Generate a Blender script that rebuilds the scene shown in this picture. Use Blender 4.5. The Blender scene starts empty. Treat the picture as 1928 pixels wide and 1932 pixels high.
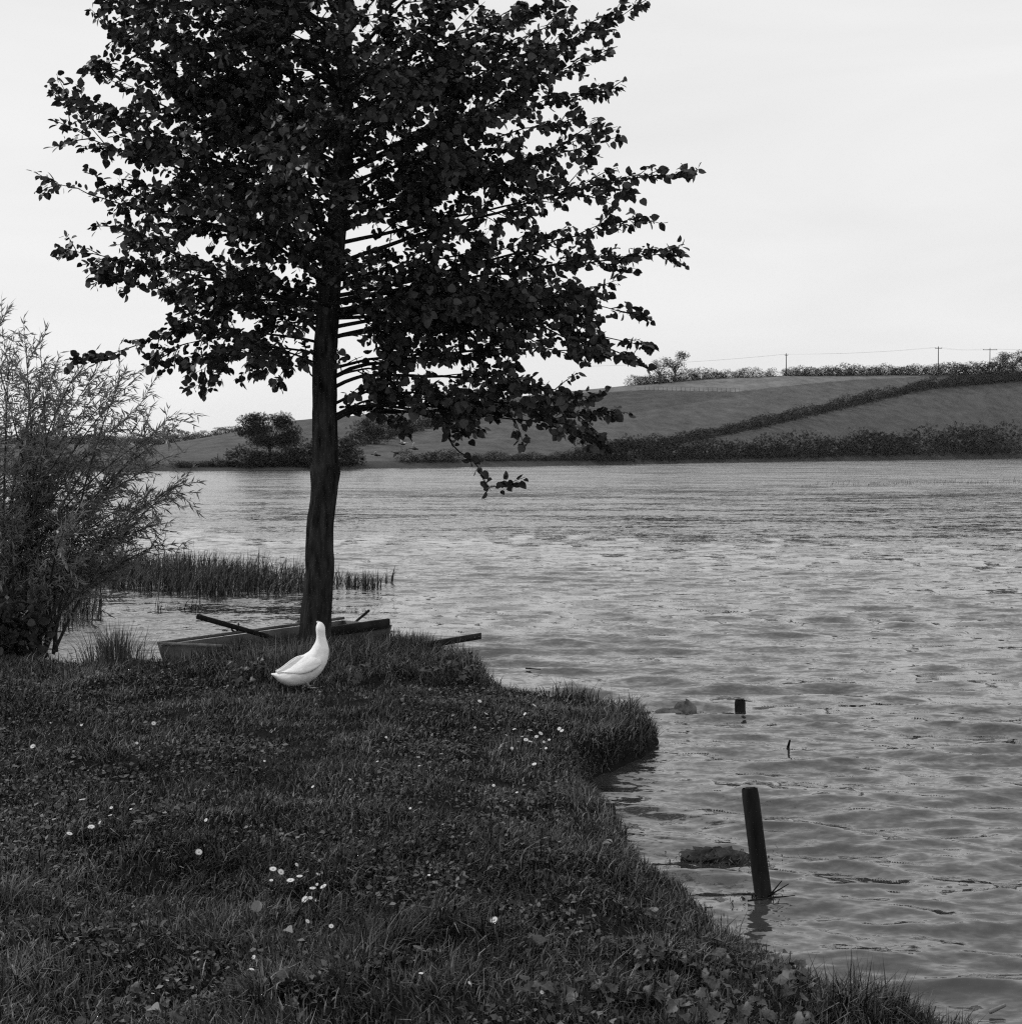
import bpy, math, random
import numpy as np
from mathutils import Vector, Matrix

# ------------------------------------------------------------------ camera, sky, sun, exposure
SC = bpy.context.scene
COL = SC.collection
random.seed(7)
RNG = np.random.default_rng(11)
F, CX, CY, HOR, CAMZ = 2753.0, 964.0, 966.0, 848.0, 2.0     # pixel frame used for measuring the photograph (1928 wide)
PITCH = math.atan((CY - HOR) / F)

cam = bpy.data.cameras.new('camera')
cam_ob = bpy.data.objects.new('camera', cam)
COL.objects.link(cam_ob)
cam.sensor_fit = 'HORIZONTAL'
cam.sensor_width = 36.0
cam.lens = F / 1928.0 * 36.0
cam.clip_start = 0.1
cam.clip_end = 6000
cam_ob.location = (0, 0, CAMZ)
cam_ob.rotation_euler = (math.pi / 2 - PITCH, 0, 0)
SC.camera = cam_ob

SUN_DIR = Vector((-0.78, 0.28, 0.66)).normalized()            # towards the sun
SUN_EL = math.asin(SUN_DIR.z)
SUN_AZ = math.atan2(SUN_DIR.x, SUN_DIR.y)

world = bpy.data.worlds.new('World')
SC.world = world
world.use_nodes = True
wn, wl = world.node_tree.nodes, world.node_tree.links
bg = wn['Background']
sky = wn.new('ShaderNodeTexSky')
sky.sky_type = 'NISHITA'
sky.sun_disc = False
sky.sun_elevation = SUN_EL
sky.sun_rotation = SUN_AZ
sky.air_density = 1.0
sky.dust_density = 2.5
bw = wn.new('ShaderNodeRGBToBW')
wl.new(sky.outputs['Color'], bw.inputs['Color'])
# thin even veil of high cloud over the clear sky, with faint streaks
tc = wn.new('ShaderNodeTexCoord')
mp = wn.new('ShaderNodeMapping'); mp.inputs['Scale'].default_value = (1.2, 1.2, 6.0)
nz = wn.new('ShaderNodeTexNoise'); nz.inputs['Scale'].default_value = 2.2; nz.inputs['Detail'].default_value = 5
nz.inputs['Distortion'].default_value = 0.6
wl.new(tc.outputs['Generated'], mp.inputs['Vector']); wl.new(mp.outputs['Vector'], nz.inputs['Vector'])
mr = wn.new('ShaderNodeMapRange')
mr.inputs['From Min'].default_value = 0.3; mr.inputs['From Max'].default_value = 0.7
mr.inputs['To Min'].default_value = 9.0; mr.inputs['To Max'].default_value = 9.9
wl.new(nz.outputs['Fac'], mr.inputs['Value'])
mx = wn.new('ShaderNodeMix'); mx.data_type = 'FLOAT'; mx.inputs[0].default_value = 0.85
wl.new(bw.outputs['Val'], mx.inputs[2]); wl.new(mr.outputs['Result'], mx.inputs[3])
wl.new(mx.outputs[0], bg.inputs['Color'])
bg.inputs['Strength'].default_value = 0.1

sun = bpy.data.lights.new('sun', 'SUN')
sun.energy = 2.2
sun.angle = math.radians(3.0)
sun.color = (1, 1, 1)
sun_ob = bpy.data.objects.new('sun', sun)
COL.objects.link(sun_ob)
sun_ob.rotation_euler = (-SUN_DIR).to_track_quat('-Z', 'Y').to_euler()

SC.view_settings.view_transform = 'Standard'
SC.view_settings.look = 'None'
SC.view_settings.exposure = 0.0
SC.view_settings.gamma = 1.0
SC.view_settings.use_curve_mapping = False
SC.render.engine = 'CYCLES'
SC.cycles.use_denoising = False
SC.cycles.denoiser = 'OPENIMAGEDENOISE'
SC.cycles.denoising_input_passes = 'RGB_ALBEDO_NORMAL'
SC.cycles.denoising_prefilter = 'ACCURATE'
SC.cycles.max_bounces = 6
SC.cycles.diffuse_bounces = 2
SC.cycles.glossy_bounces = 2
SC.cycles.transmission_bounces = 2
SC.cycles.volume_bounces = 0
SC.cycles.transparent_max_bounces = 8
SC.cycles.caustics_reflective = False
SC.cycles.caustics_refractive = False
SC.cycles.filter_width = 1.2

# ------------------------------------------------------------------ measuring helpers
_c, _s = math.cos(PITCH), math.sin(PITCH)
def ray(x, y):
    a, b = x - CX, CY - y
    return np.array([a, F * _c + b * _s, -F * _s + b * _c])
def at_z(x, y, z):
    d = ray(x, y); t = (z - CAMZ) / d[2]
    return np.array([0, 0, CAMZ]) + d * t
def at_Y(x, y, Y):
    d = ray(x, y)
    return np.array([0, 0, CAMZ]) + d * (Y / d[1])
def to_px(P):
    P = np.atleast_2d(P) - np.array([0, 0, CAMZ])
    f = P[:, 1] * _c - P[:, 2] * _s
    u = P[:, 1] * _s + P[:, 2] * _c
    return np.stack([CX + F * P[:, 0] / f, CY - F * u / f], 1)

def sstep(a, b, x):
    t = np.clip((x - a) / (b - a), 0, 1)
    return t * t * (3 - 2 * t)

class Noise2:                                                   # lattice value noise
    def __init__(self, seed):
        self.g = np.random.default_rng(seed).random((256, 256))
    def __call__(self, x, y):
        x = np.asarray(x, float); y = np.asarray(y, float)
        xi, yi = np.floor(x).astype(int), np.floor(y).astype(int)
        fx, fy = x - xi, y - yi
        fx, fy = fx * fx * (3 - 2 * fx), fy * fy * (3 - 2 * fy)
        g = self.g
        a = g[xi % 256, yi % 256]; b = g[(xi + 1) % 256, yi % 256]
        c = g[xi % 256, (yi + 1) % 256]; d = g[(xi + 1) % 256, (yi + 1) % 256]
        return (a * (1 - fx) + b * fx) * (1 - fy) + (c * (1 - fx) + d * fx) * fy
    def fbm(self, x, y, o=4):
        s, a, t = 0, 1, 0
        for i in range(o):
            s = s + a * self(np.asarray(x) * 2 ** i + 17.3 * i, np.asarray(y) * 2 ** i + 5.1 * i); t += a; a *= .5
        return s / t
N1, N2, N3 = Noise2(1), Noise2(2), Noise2(3)

# ------------------------------------------------------------------ object helpers
def tag(o, label=None, cat=None, group=None, kind=None):
    if label: o['label'] = label
    if cat: o['category'] = cat
    if group: o['group'] = group
    if kind: o['kind'] = kind
    return o
def empty(name, loc=(0, 0, 0), rz=0.0, scale=1.0):
    o = bpy.data.objects.new(name, None)
    COL.objects.link(o)
    o.empty_display_size = 0.1
    o.location = loc; o.rotation_euler = (0, 0, rz); o.scale = (scale,) * 3
    return o
def link(name, me, parent=None):
    o = bpy.data.objects.new(name, me)
    COL.objects.link(o)
    if parent is not None: o.parent = parent
    return o
def mesh_np(name, V, faces, mat, smooth=False):
    """V (n,3); faces: list of (m,k) integer arrays"""
    me = bpy.data.meshes.new(name)
    V = np.asarray(V, np.float32)
    if isinstance(faces, np.ndarray): faces = [faces]
    faces = [np.asarray(f, np.int32) for f in faces if len(f)]
    me.vertices.add(len(V)); me.vertices.foreach_set('co', V.ravel())
    nl = sum(f.size for f in faces); npoly = sum(len(f) for f in faces)
    me.loops.add(nl); me.polygons.add(npoly)
    me.loops.foreach_set('vertex_index', np.concatenate([f.ravel() for f in faces]))
    st, tot, o = [], [], 0
    for f in faces:
        k = f.shape[1]
        st.append(np.arange(len(f)) * k + o); tot.append(np.full(len(f), k)); o += f.size
    me.polygons.foreach_set('loop_start', np.concatenate(st).astype(np.int32))
    if smooth: me.polygons.foreach_set('use_smooth', np.ones(npoly, bool))
    me.update(calc_edges=True)
    if mat is not None: me.materials.append(mat)
    return me
def attr(me, name, vals):
    a = me.attributes.new(name, 'FLOAT', 'POINT')
    a.data.foreach_set('value', np.asarray(vals, np.float32))

class MB:                                                       # mesh builder
    def __init__(self): self.v, self.f4, self.f3, self.n = [], [], [], 0
    def add(self, V, f4=None, f3=None):
        V = np.asarray(V, float)
        if f4 is not None and len(f4): self.f4.append(np.asarray(f4) + self.n)
        if f3 is not None and len(f3): self.f3.append(np.asarray(f3) + self.n)
        self.v.append(V); self.n += len(V)
    def tube(self, P, R, sides=6, cap=True, jitter=0.0):
        P = np.asarray(P, float); R = np.broadcast_to(np.asarray(R, float), (len(P),))
        T = np.gradient(P, axis=0); T /= np.linalg.norm(T, axis=1)[:, None] + 1e-9
        ref = np.array([0, 0, 1.0]) if abs(T[len(P) // 2][2]) < 0.9 else np.array([1.0, 0, 0])
        A = np.cross(T, ref); A /= np.linalg.norm(A, axis=1)[:, None] + 1e-9
        B = np.cross(T, A)
        th = np.linspace(0, 2 * math.pi, sides, endpoint=False)
        rr = R[:, None] * (1 + jitter * (RNG.random((len(P), sides)) - .5))
        V = P[:, None, :] + rr[..., None] * (np.cos(th)[None, :, None] * A[:, None, :] + np.sin(th)[None, :, None] * B[:, None, :])
        V = V.reshape(-1, 3)
        f = []
        i, j = np.meshgrid(np.arange(len(P) - 1), np.arange(sides), indexing='ij')
        jn = (j + 1) % sides
        f = np.stack([i * sides + j, i * sides + jn, (i + 1) * sides + jn, (i + 1) * sides + j], -1).reshape(-1, 4)
        f3 = []
        if cap:
            k = len(V)
            V = np.concatenate([V, P[:1], P[-1:]])
            for q in range(sides):
                f3.append((k, (q + 1) % sides, q))
                f3.append((k + 1, (len(P) - 1) * sides + q, (len(P) - 1) * sides + (q + 1) % sides))
        self.add(V, f, f3)
    def hexa(self, c8):                                         # 8 corners: bottom 4 then top 4
        self.add(c8, [(0, 3, 2, 1), (4, 5, 6, 7), (0, 1, 5, 4), (1, 2, 6, 5), (2, 3, 7, 6), (3, 0, 4, 7)])
    def mesh(self, name, mat, smooth=False):
        V = np.concatenate(self.v)
        fs = []
        if self.f4: fs.append(np.concatenate(self.f4))
        if self.f3: fs.append(np.concatenate(self.f3))
        return mesh_np(name, V, fs, mat, smooth)

def place(tv, tf, pos, X, Y, Z, s):
    """copies of a template: tv (m,3) at pos (N,3) with axes X,Y,Z (N,3) and scale s (N,)"""
    N, m = len(pos), len(tv)
    V = pos[:, None, :] + s[:, None, None] * (tv[None, :, 0, None] * X[:, None, :] + tv[None, :, 1, None] * Y[:, None, :] + tv[None, :, 2, None] * Z[:, None, :])
    Fs = (tf[None] + (np.arange(N) * m)[:, None, None]).reshape(-1, tf.shape[1])
    return V.reshape(-1, 3), Fs
def norm(a): return a / (np.linalg.norm(a, axis=-1, keepdims=True) + 1e-9)
def bez(a, b, c, n):
    t = np.linspace(0, 1, n)[:, None]
    return (1 - t) ** 2 * a + 2 * t * (1 - t) * b + t * t * c
def spline(P, n):
    """smooth resampling (Catmull-Rom) of control points"""
    P = np.asarray(P, float)
    Q = np.concatenate([2 * P[:1] - P[1:2], P, 2 * P[-1:] - P[-2:-1]])
    out = []
    for t in np.linspace(0, len(P) - 1 - 1e-6, n):
        i = int(t); u = t - i
        a, b, c, d = Q[i], Q[i + 1], Q[i + 2], Q[i + 3]
        out.append(.5 * ((2 * b) + (c - a) * u + (2 * a - 5 * b + 4 * c - d) * u * u + (3 * b - a - 3 * c + d) * u ** 3))
    return np.array(out)

# ------------------------------------------------------------------ materials (the photograph is black and white: greys only)
def g3(v): return (v, v, v, 1)
def mat(name, lo, hi, scale=8.0, rough=0.8, spec=0.2, bump=0.0, bscale=None, stretch=(1, 1, 1), coord='Object', detail=6, attrib=None, lo2=None, transl=0.0):
    m = bpy.data.materials.new(name)
    m.use_nodes = True
    n, l = m.node_tree.nodes, m.node_tree.links
    b = n['Principled BSDF']
    b.inputs['Roughness'].default_value = rough
    b.inputs['Specular IOR Level'].default_value = spec
    if attrib:
        t = n.new('ShaderNodeAttribute'); t.attribute_name = attrib
        fac = t.outputs['Fac']
    else:
        tcn = n.new('ShaderNodeTexCoord')
        mpn = n.new('ShaderNodeMapping'); mpn.inputs['Scale'].default_value = stretch
        l.new(tcn.outputs[coord], mpn.inputs['Vector'])
        t = n.new('ShaderNodeTexNoise'); t.inputs['Scale'].default_value = scale; t.inputs['Detail'].default_value = detail
        t.inputs['Roughness'].default_value = 0.6
        l.new(mpn.outputs['Vector'], t.inputs['Vector'])
        fac = t.outputs['Fac']
    r = n.new('ShaderNodeValToRGB')
    e = r.color_ramp.elements
    if attrib: e[0].position, e[1].position = 0.0, 1.0
    else: e[0].position, e[1].position = 0.3, 0.7
    e[0].color, e[1].color = g3(lo), g3(hi)
    l.new(fac, r.inputs['Fac'])
    l.new(r.outputs['Color'], b.inputs['Base Color'])
    if bump:
        tcn = n.new('ShaderNodeTexCoord')
        mpn = n.new('ShaderNodeMapping'); mpn.inputs['Scale'].default_value = stretch
        l.new(tcn.outputs[coord], mpn.inputs['Vector'])
        t2 = n.new('ShaderNodeTexNoise'); t2.inputs['Scale'].default_value = bscale or scale; t2.inputs['Detail'].default_value = 8
        l.new(mpn.outputs['Vector'], t2.inputs['Vector'])
        bm = n.new('ShaderNodeBump'); bm.inputs['Strength'].default_value = 1.0; bm.inputs['Distance'].default_value = bump
        l.new(t2.outputs['Fac'], bm.inputs['Height'])
        l.new(bm.outputs['Normal'], b.inputs['Normal'])
    if transl:
        tr = n.new('ShaderNodeBsdfTranslucent')
        l.new(r.outputs['Color'], tr.inputs['Color'])
        ms = n.new('ShaderNodeMixShader'); ms.inputs[0].default_value = transl
        out = n['Material Output']
        l.new(b.outputs['BSDF'], ms.inputs[1]); l.new(tr.outputs['BSDF'], ms.inputs[2])
        l.new(ms.outputs[0], out.inputs['Surface'])
    return m

M = {}
M['soil'] = mat('soil', .005, .014, 9, .95, .05, bump=.02, bscale=25)
M['grass'] = mat('grass', .004, .25, rough=.6, spec=.15, attrib='shade')
M['reed'] = mat('reed', .012, .075, rough=.6, spec=.2, attrib='shade')
M['bark'] = mat('bark', .002, .045, 22, .95, .05, bump=.035, bscale=24, stretch=(1, 1, .2))
M['twig'] = mat('twig', .006, .016, 20, .9, .1)
M['leaf'] = mat('leaf', .010, .044, 4.0, .5, .25, transl=.06)
M['willow_bark'] = mat('willow_bark', .03, .07, 20, .9, .1)
M['willow_leaf'] = mat('willow_leaf', .09, .26, 3.0, .5, .3, transl=.4)
M['weed'] = mat('weed', .018, .065, 6, .5, .3, transl=.1)
M['dry_leaf'] = mat('dry_leaf', .08, .22, 30, .8, .2)
M['bush'] = mat('bush', .008, .026, .6, .8, .1)
M['bush_hazed'] = mat('bush_hazed', .03, .055, .3, .85, .05)  # distance haze put into the colour: paler than the nearer bushes
M['old_wood'] = mat('old_wood', .004, .022, 12, .9, .1, bump=.004, bscale=30, stretch=(1, 1, .15))
M['dark_wood'] = mat('dark_wood', .012, .03, 12, .85, .1, bump=.004, bscale=30)
M['boat_wood'] = mat('boat_wood', .05, .12, 9, .85, .15, bump=.003, bscale=40, stretch=(.2, 1, 1))
M['boat_rail'] = mat('boat_rail', .10, .24, 14, .8, .2, bump=.002, bscale=50)
M['pale_wood'] = mat('pale_wood', .12, .22, 14, .8, .2)
M['stone'] = mat('stone', .05, .20, 14, .8, .2, bump=.01, bscale=22)
M['wet_stone'] = mat('wet_stone', .008, .035, 14, .75, .15, bump=.01, bscale=22)
M['feather'] = mat('feather', .70, .84, 30, .75, .15, bump=.002, bscale=60, stretch=(1, 1, 1))
M['bill'] = mat('bill', .35, .45, 30, .5, .3)
M['eye'] = mat('eye', .01, .02, 30, .2, .5)
M['petal'] = mat('petal', .55, .72, 40, .7, .1)
M['flower_centre'] = mat('flower_centre', .3, .4, 60, .8, .1)
M['bird_dark'] = mat('bird_dark', .015, .03, 12, .8, .1)
M['bird_light'] = mat('bird_light', .5, .6, 12, .8, .1)
M['pole'] = mat('pole', .04, .07, 3, .9, .1)
M['wire'] = mat('wire', .08, .1, 3, .6, .3)

# water
def water_mat():
    m = bpy.data.materials.new('water'); m.use_nodes = True
    n, l = m.node_tree.nodes, m.node_tree.links
    b = n['Principled BSDF']
    b.inputs['Base Color'].default_value = g3(.035)
    at_ = n.new('ShaderNodeAttribute'); at_.attribute_name = 'chop'
    l.new(at_.outputs['Fac'], b.inputs['Roughness'])
    b.inputs['IOR'].default_value = 1.5
    b.inputs['Specular IOR Level'].default_value = .5
    tcn = n.new('ShaderNodeTexCoord')
    geo = n.new('ShaderNodeNewGeometry')
    acc = geo.outputs['Normal']
    # small ripples: tilt the normal itself, so that they keep their effect far out on the lake
    for sc, st, k in ((.07, (.3, 1, 1), (.03, .09, 0)), (.26, (.5, 1, 1), (.08, .30, 0)), (1.0, (.4, 1, 1), (.14, .30, 0)), (3.5, (.45, 1, 1), (.20, .32, 0)), (11.0, (.5, 1, 1), (.36, .56, 0)), (36.0, (.6, 1, 1), (.26, .40, 0))):
        mpn = n.new('ShaderNodeMapping'); mpn.inputs['Scale'].default_value = st
        mpn.inputs['Rotation'].default_value = (0, 0, math.radians(-8))
        l.new(tcn.outputs['Object'], mpn.inputs['Vector'])
        t = n.new('ShaderNodeTexNoise'); t.inputs['Scale'].default_value = sc; t.inputs['Detail'].default_value = 1.5
        t.inputs['Distortion'].default_value = .4
        l.new(mpn.outputs['Vector'], t.inputs['Vector'])
        v1 = n.new('ShaderNodeVectorMath'); v1.operation = 'SUBTRACT'; v1.inputs[1].default_value = (.5, .5, .5)
        v2 = n.new('ShaderNodeVectorMath'); v2.operation = 'MULTIPLY_ADD'; v2.inputs[1].default_value = k
        l.new(t.outputs['Color'], v1.inputs[0]); l.new(v1.outputs[0], v2.inputs[0]); l.new(acc, v2.inputs[2])
        acc = v2.outputs[0]
    prev = n.new('ShaderNodeVectorMath'); prev.operation = 'NORMALIZE'
    l.new(acc, prev.inputs[0])
    l.new(prev.outputs[0], b.inputs['Normal'])
    return m
M['water'] = water_mat()

def field_mat():
    m = bpy.data.materials.new('field'); m.use_nodes = True
    n, l = m.node_tree.nodes, m.node_tree.links
    b = n['Principled BSDF']; b.inputs['Roughness'].default_value = 1; b.inputs['Specular IOR Level'].default_value = 0
    a = n.new('ShaderNodeAttribute'); a.attribute_name = 'tone'
    tcn = n.new('ShaderNodeTexCoord')
    mpn = n.new('ShaderNodeMapping'); mpn.inputs['Scale'].default_value = (.22, .08, .3)
    l.new(tcn.outputs['Object'], mpn.inputs['Vector'])
    t = n.new('ShaderNodeTexNoise'); t.inputs['Scale'].default_value = 1.6; t.inputs['Detail'].default_value = 10; t.inputs['Roughness'].default_value = .75
    l.new(mpn.outputs['Vector'], t.inputs['Vector'])
    r = n.new('ShaderNodeMapRange'); r.inputs['From Min'].default_value = .3; r.inputs['From Max'].default_value = .7
    r.inputs['To Min'].default_value = .62; r.inputs['To Max'].default_value = 1.38
    l.new(t.outputs['Fac'], r.inputs['Value'])
    mu = n.new('ShaderNodeMath'); mu.operation = 'MULTIPLY'
    l.new(a.outputs['Fac'], mu.inputs[0]); l.new(r.outputs['Result'], mu.inputs[1])
    l.new(mu.outputs[0], b.inputs['Base Color'])
    return m
M['field'] = field_mat()

# ------------------------------------------------------------------ the near bank
SHORE = [np.array([4.2, .6, 0]), np.array([2.6, 4.0, 0])]
for x, y, z in [(1790, 1936, .03), (1690, 1895, .05), (1600, 1856, .05), (1500, 1815, .05), (1410, 1772, .05), (1340, 1732, .05),
                (1300, 1695, .03), (1285, 1655, .05), (1255, 1625, .1), (1195, 1590, .08), (1152, 1550, .03), (1122, 1500, 0),
                (1108, 1470, 0), (1150, 1452, 0), (1200, 1432, 0), (1232, 1400, 0), (1228, 1352, .12), (1185, 1330, .2),
                (1100, 1314, .2), (970, 1298, .2), (925, 1256, .22), (892, 1222, .25), (800, 1202, .25), (735, 1204, .25), (640, 1206, .25), (500, 1232, .22),
                (300, 1252, .18), (60, 1256, .15), (-120, 1252, .15)]:
    p = at_z(x, y, z); SHORE.append(np.array([p[0], p[1], 0]))
SHORE += [np.array([-10, 12.9, 0]), np.array([-10, .6, 0])]
SHORE = np.array(SHORE)[:, :2]
def shore_sd(x, y):
    """signed distance to the waterline, positive on land"""
    x = np.asarray(x, float); y = np.asarray(y, float)
    d = np.full(x.shape, 1e9); ins = np.zeros(x.shape, bool)
    n = len(SHORE)
    for i in range(n):
        a, b = SHORE[i], SHORE[(i + 1) % n]
        e = b - a
        t = np.clip(((x - a[0]) * e[0] + (y - a[1]) * e[1]) / (e @ e), 0, 1)
        d = np.minimum(d, np.hypot(x - a[0] - t * e[0], y - a[1] - t * e[1]))
        c = ((a[1] > y) != (b[1] > y)) & (x < (b[0] - a[0]) * (y - a[1]) / (b[1] - a[1] + 1e-12) + a[0])
        ins ^= c
    return np.where(ins, d, -d)
TREE = at_z(593, 1228, .32)
def land_h(x, y):
    x = np.asarray(x, float); y = np.asarray(y, float)
    sd = shore_sd(x, y) + (N1(x * 3.1, y * 3.1) - .5) * .10
    steep = .16 + .5 * sstep(7.2, 5.6, y)
    h = .20 * sstep(-.05, steep, sd) + .09 * sstep(.1, 1.6, sd)
    h = h + (N2.fbm(x * .9, y * .9, 3) - .5) * .10 * sstep(0, .5, sd) + (N3.fbm(x * 4, y * 4, 2) - .5) * .09 * sstep(0, .3, sd)
    h = h + .10 * np.exp(-(((x - TREE[0]) / .8) ** 2 + ((y - TREE[1]) / .8) ** 2))
    return np.where(sd < 0, np.maximum(-.9, sd * .8) - .015, h - .01)
def ground_px(x, y, extra=0.0):
    z = .28
    for _ in range(6):
        p = at_z(x, y, z)
        z = float(land_h(p[0], p[1])) + extra
    return np.array([p[0], p[1], z - extra])

xs = np.arange(-10, 4.4, .06); ys = np.arange(.6, 16, .06)
gx, gy = np.meshgrid(xs, ys, indexing='ij')
V = np.stack([gx, gy, land_h(gx, gy)], -1).reshape(-1, 3)
def grid_faces(a, b):
    i, j = np.meshgrid(np.arange(a - 1), np.arange(b - 1), indexing='ij')
    return np.stack([i * b + j, (i + 1) * b + j, (i + 1) * b + j + 1, i * b + j + 1], -1).reshape(-1, 4)
o = link('ground', mesh_np('ground', V, grid_faces(len(xs), len(ys)), M['soil'], True))
tag(o, 'dark earth of the grassy lake bank', 'ground', kind='structure')

# ------------------------------------------------------------------ the lake
wx = np.arange(-760, 2700, 5.2)
yy = np.concatenate([np.arange(2140, 1200, -2.6), np.arange(1200, 960, -1.5), np.arange(960, 853.2, -.75), [852.8, 852, 851, 850]])
Yrow = np.array([at_z(CX, y, 0)[1] for y in yy])
dY = np.gradient(Yrow)
X = (wx[None, :] - CX) / (F / _c) * Yrow[:, None]
Y = np.repeat(Yrow[:, None], len(wx), 1)
H = np.zeros_like(X); DX = np.zeros_like(X); DYY = np.zeros_like(X)
wr = np.random.default_rng(5)
gust = .45 + .75 * N1.fbm(X * .05, Y * .03, 3) + .45 * N2.fbm(X * .5, Y * .35, 2)
calm = 1 - .82 * sstep(-.6, -2.2, X) * sstep(24, 18, Y)
calm = calm * (1 - .6 * sstep(-.7, .05, shore_sd(X.clip(-9.9, 4), Y.clip(.7, 15.9))) * (Y < 15))
for k in range(54):
    lam = .09 * (.95 / .09) ** (k / 53.) * wr.uniform(.9, 1.1)
    ang = math.radians(-95) + wr.normal(0, .42)
    kx, ky = math.cos(ang) * 2 * math.pi / lam, math.sin(ang) * 2 * math.pi / lam
    fade = np.clip((lam / np.maximum(dY, 5.2 / F * Yrow) - 2.0) / 2.0, 0, 1)[:, None]
    slope = .036 * (1.1 if lam < .45 else .95)
    a = slope * lam / (2 * math.pi)
    ph = kx * X + ky * Y + wr.uniform(0, 6.28)
    A = a * fade * gust * calm
    H += A * np.sin(ph)
    DX -= 1.0 * A * math.cos(ang) * np.cos(ph) * -1
    DYY -= 1.0 * A * math.sin(ang) * np.cos(ph) * -1
V = np.stack([X + DX, Y + DYY, H], -1).reshape(-1, 3)
me = mesh_np('lake_water', V, grid_faces(len(yy), len(wx))[:, ::-1], M['water'], True)
attr(me, 'chop', (.04 + .10 * sstep(20, 100, Y)).ravel())         # waves too small to mesh out there roughen the surface
o = link('lake_water', me)
tag(o, 'rippled grey lake water', 'water', kind='structure')

# ------------------------------------------------------------------ far shore, fields and ridge
def lerp(tab, x): return np.interp(x, [t[0] for t in tab], [t[1] for t in tab])
YW = [(-700, 900), (290, 889), (640, 885), (1000, 879.5), (1300, 873), (1600, 868.5), (1928, 864.5), (2700, 858)]
YC = [(-700, 838), (200, 840), (296, 842), (400, 823), (463, 812), (549, 794), (593, 790), (666, 784), (900, 757), (1176, 728), (1334, 714), (1480, 709), (1928, 706), (2700, 704)]
DC = [(-700, 330), (296, 300), (549, 290), (900, 340), (1176, 390), (1928, 430), (2700, 430)]
def hill(x, Y):
    """ground height on the far side for image column x at depth Y"""
    x = np.asarray(x, float); Y = np.asarray(Y, float)
    Ys = F * CAMZ / _c / (lerp(YW, x) - HOR) * .999
    Yc = lerp(DC, x)
    zc = CAMZ + (HOR - lerp(YC, x)) / F * Yc * _c
    s = (Y - Ys) / (Yc - Ys)
    bank = .55 * sstep(-1.0, 5, Y - Ys)
    z = bank + (zc - .55) * np.clip(s, 0, 1) ** 1.12
    z = np.where(s > 1, zc + .3 * sstep(0, 40, Y - Yc) - .03 * (Y - Yc), z)
    far = sstep(540, 380, x) * 1.2 * sstep(420, 760, Y)
    z = z + far + np.where(s > 1, .03 * (Y - Yc), 0) * sstep(540, 380, x)
    z = z + (N2.fbm(x * .012, Y * .03, 3) - .5) * 1.2 * sstep(8, 60, Y - Ys) * sstep(1.05, .9, s)
    return np.where(Y < Ys - 1, -1.0 - .02 * (Ys - Y), z)
def colX(x, Y): return (np.asarray(x) - CX) / (F / _c) * Y
def hill_px(x, y):
    """first point of the far land seen at pixel (x, y)"""
    Ys = F * CAMZ / _c / (float(lerp(YW, x)) - HOR)
    Yc = float(lerp(DC, x))
    Yt = np.linspace(Ys, Yc * 1.02, 600)
    z = hill(np.full(600, x), Yt)
    py = to_px(np.stack([colX(x, Yt), Yt, z], 1))[:, 1]
    i = int(np.argmax(py <= y)) if (py <= y).any() else int(np.argmin(py))
    return np.array([colX(x, Yt[i]), Yt[i], z[i]])
hx = np.arange(-700, 2700, 8.0)
tt = np.concatenate([[-.25, -.04], np.linspace(0, .06, 9)[1:], np.linspace(.06, 1.0, 90)[1:], np.linspace(1.0, 3.2, 24)[1:]])
GX = np.repeat(hx[:, None], len(tt), 1)
Ys = F * CAMZ / _c / (lerp(YW, GX) - HOR); Yc = lerp(DC, GX)
GY = Ys + (Yc - Ys) * tt[None, :]
GZ = hill(GX, GY)
V = np.stack([colX(GX, GY), GY, GZ], -1).reshape(-1, 3)
px = to_px(V); pxx = px[:, 0]; pyy = px[:, 1]
tone = np.full(len(V), .062)
HA = [(1100, 856), (1140, 850), (1300, 830), (1430, 803), (1600, 763), (1750, 729), (1928, 712), (2700, 640)]
below = pyy > lerp(HA, pxx)
tone = np.where((pxx > 1120) & below, .052, tone)
strip = [(1100, 742), (1215, 735), (1390, 739), (1480, 728), (1600, 717), (1760, 709), (2700, 700)]
tone = np.where((pxx > 1000) & (pyy < lerp(strip, pxx)), .105, tone)
patch = (pxx < 1420) & (pxx > 900) & (pyy >= lerp(strip, pxx)) & (pyy < lerp([(900, 800), (1200, 778), (1420, 742)], pxx))
tone = np.where(patch, .05, tone)
tone = np.where(pxx < 560, .066, tone)
tone = np.where((tt[None, :] < .035).repeat(len(hx), 0).ravel(), .042, tone)
tone = 1.45 * tone * (.9 + .2 * N3.fbm(pxx * .02, pyy * .1, 3))
me = mesh_np('far_fields', V, grid_faces(len(hx), len(tt)), M['field'], True)
attr(me, 'tone', tone)
tag(link('far_fields', me), 'sloping grey fields beyond the lake', 'fields', kind='structure')

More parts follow.
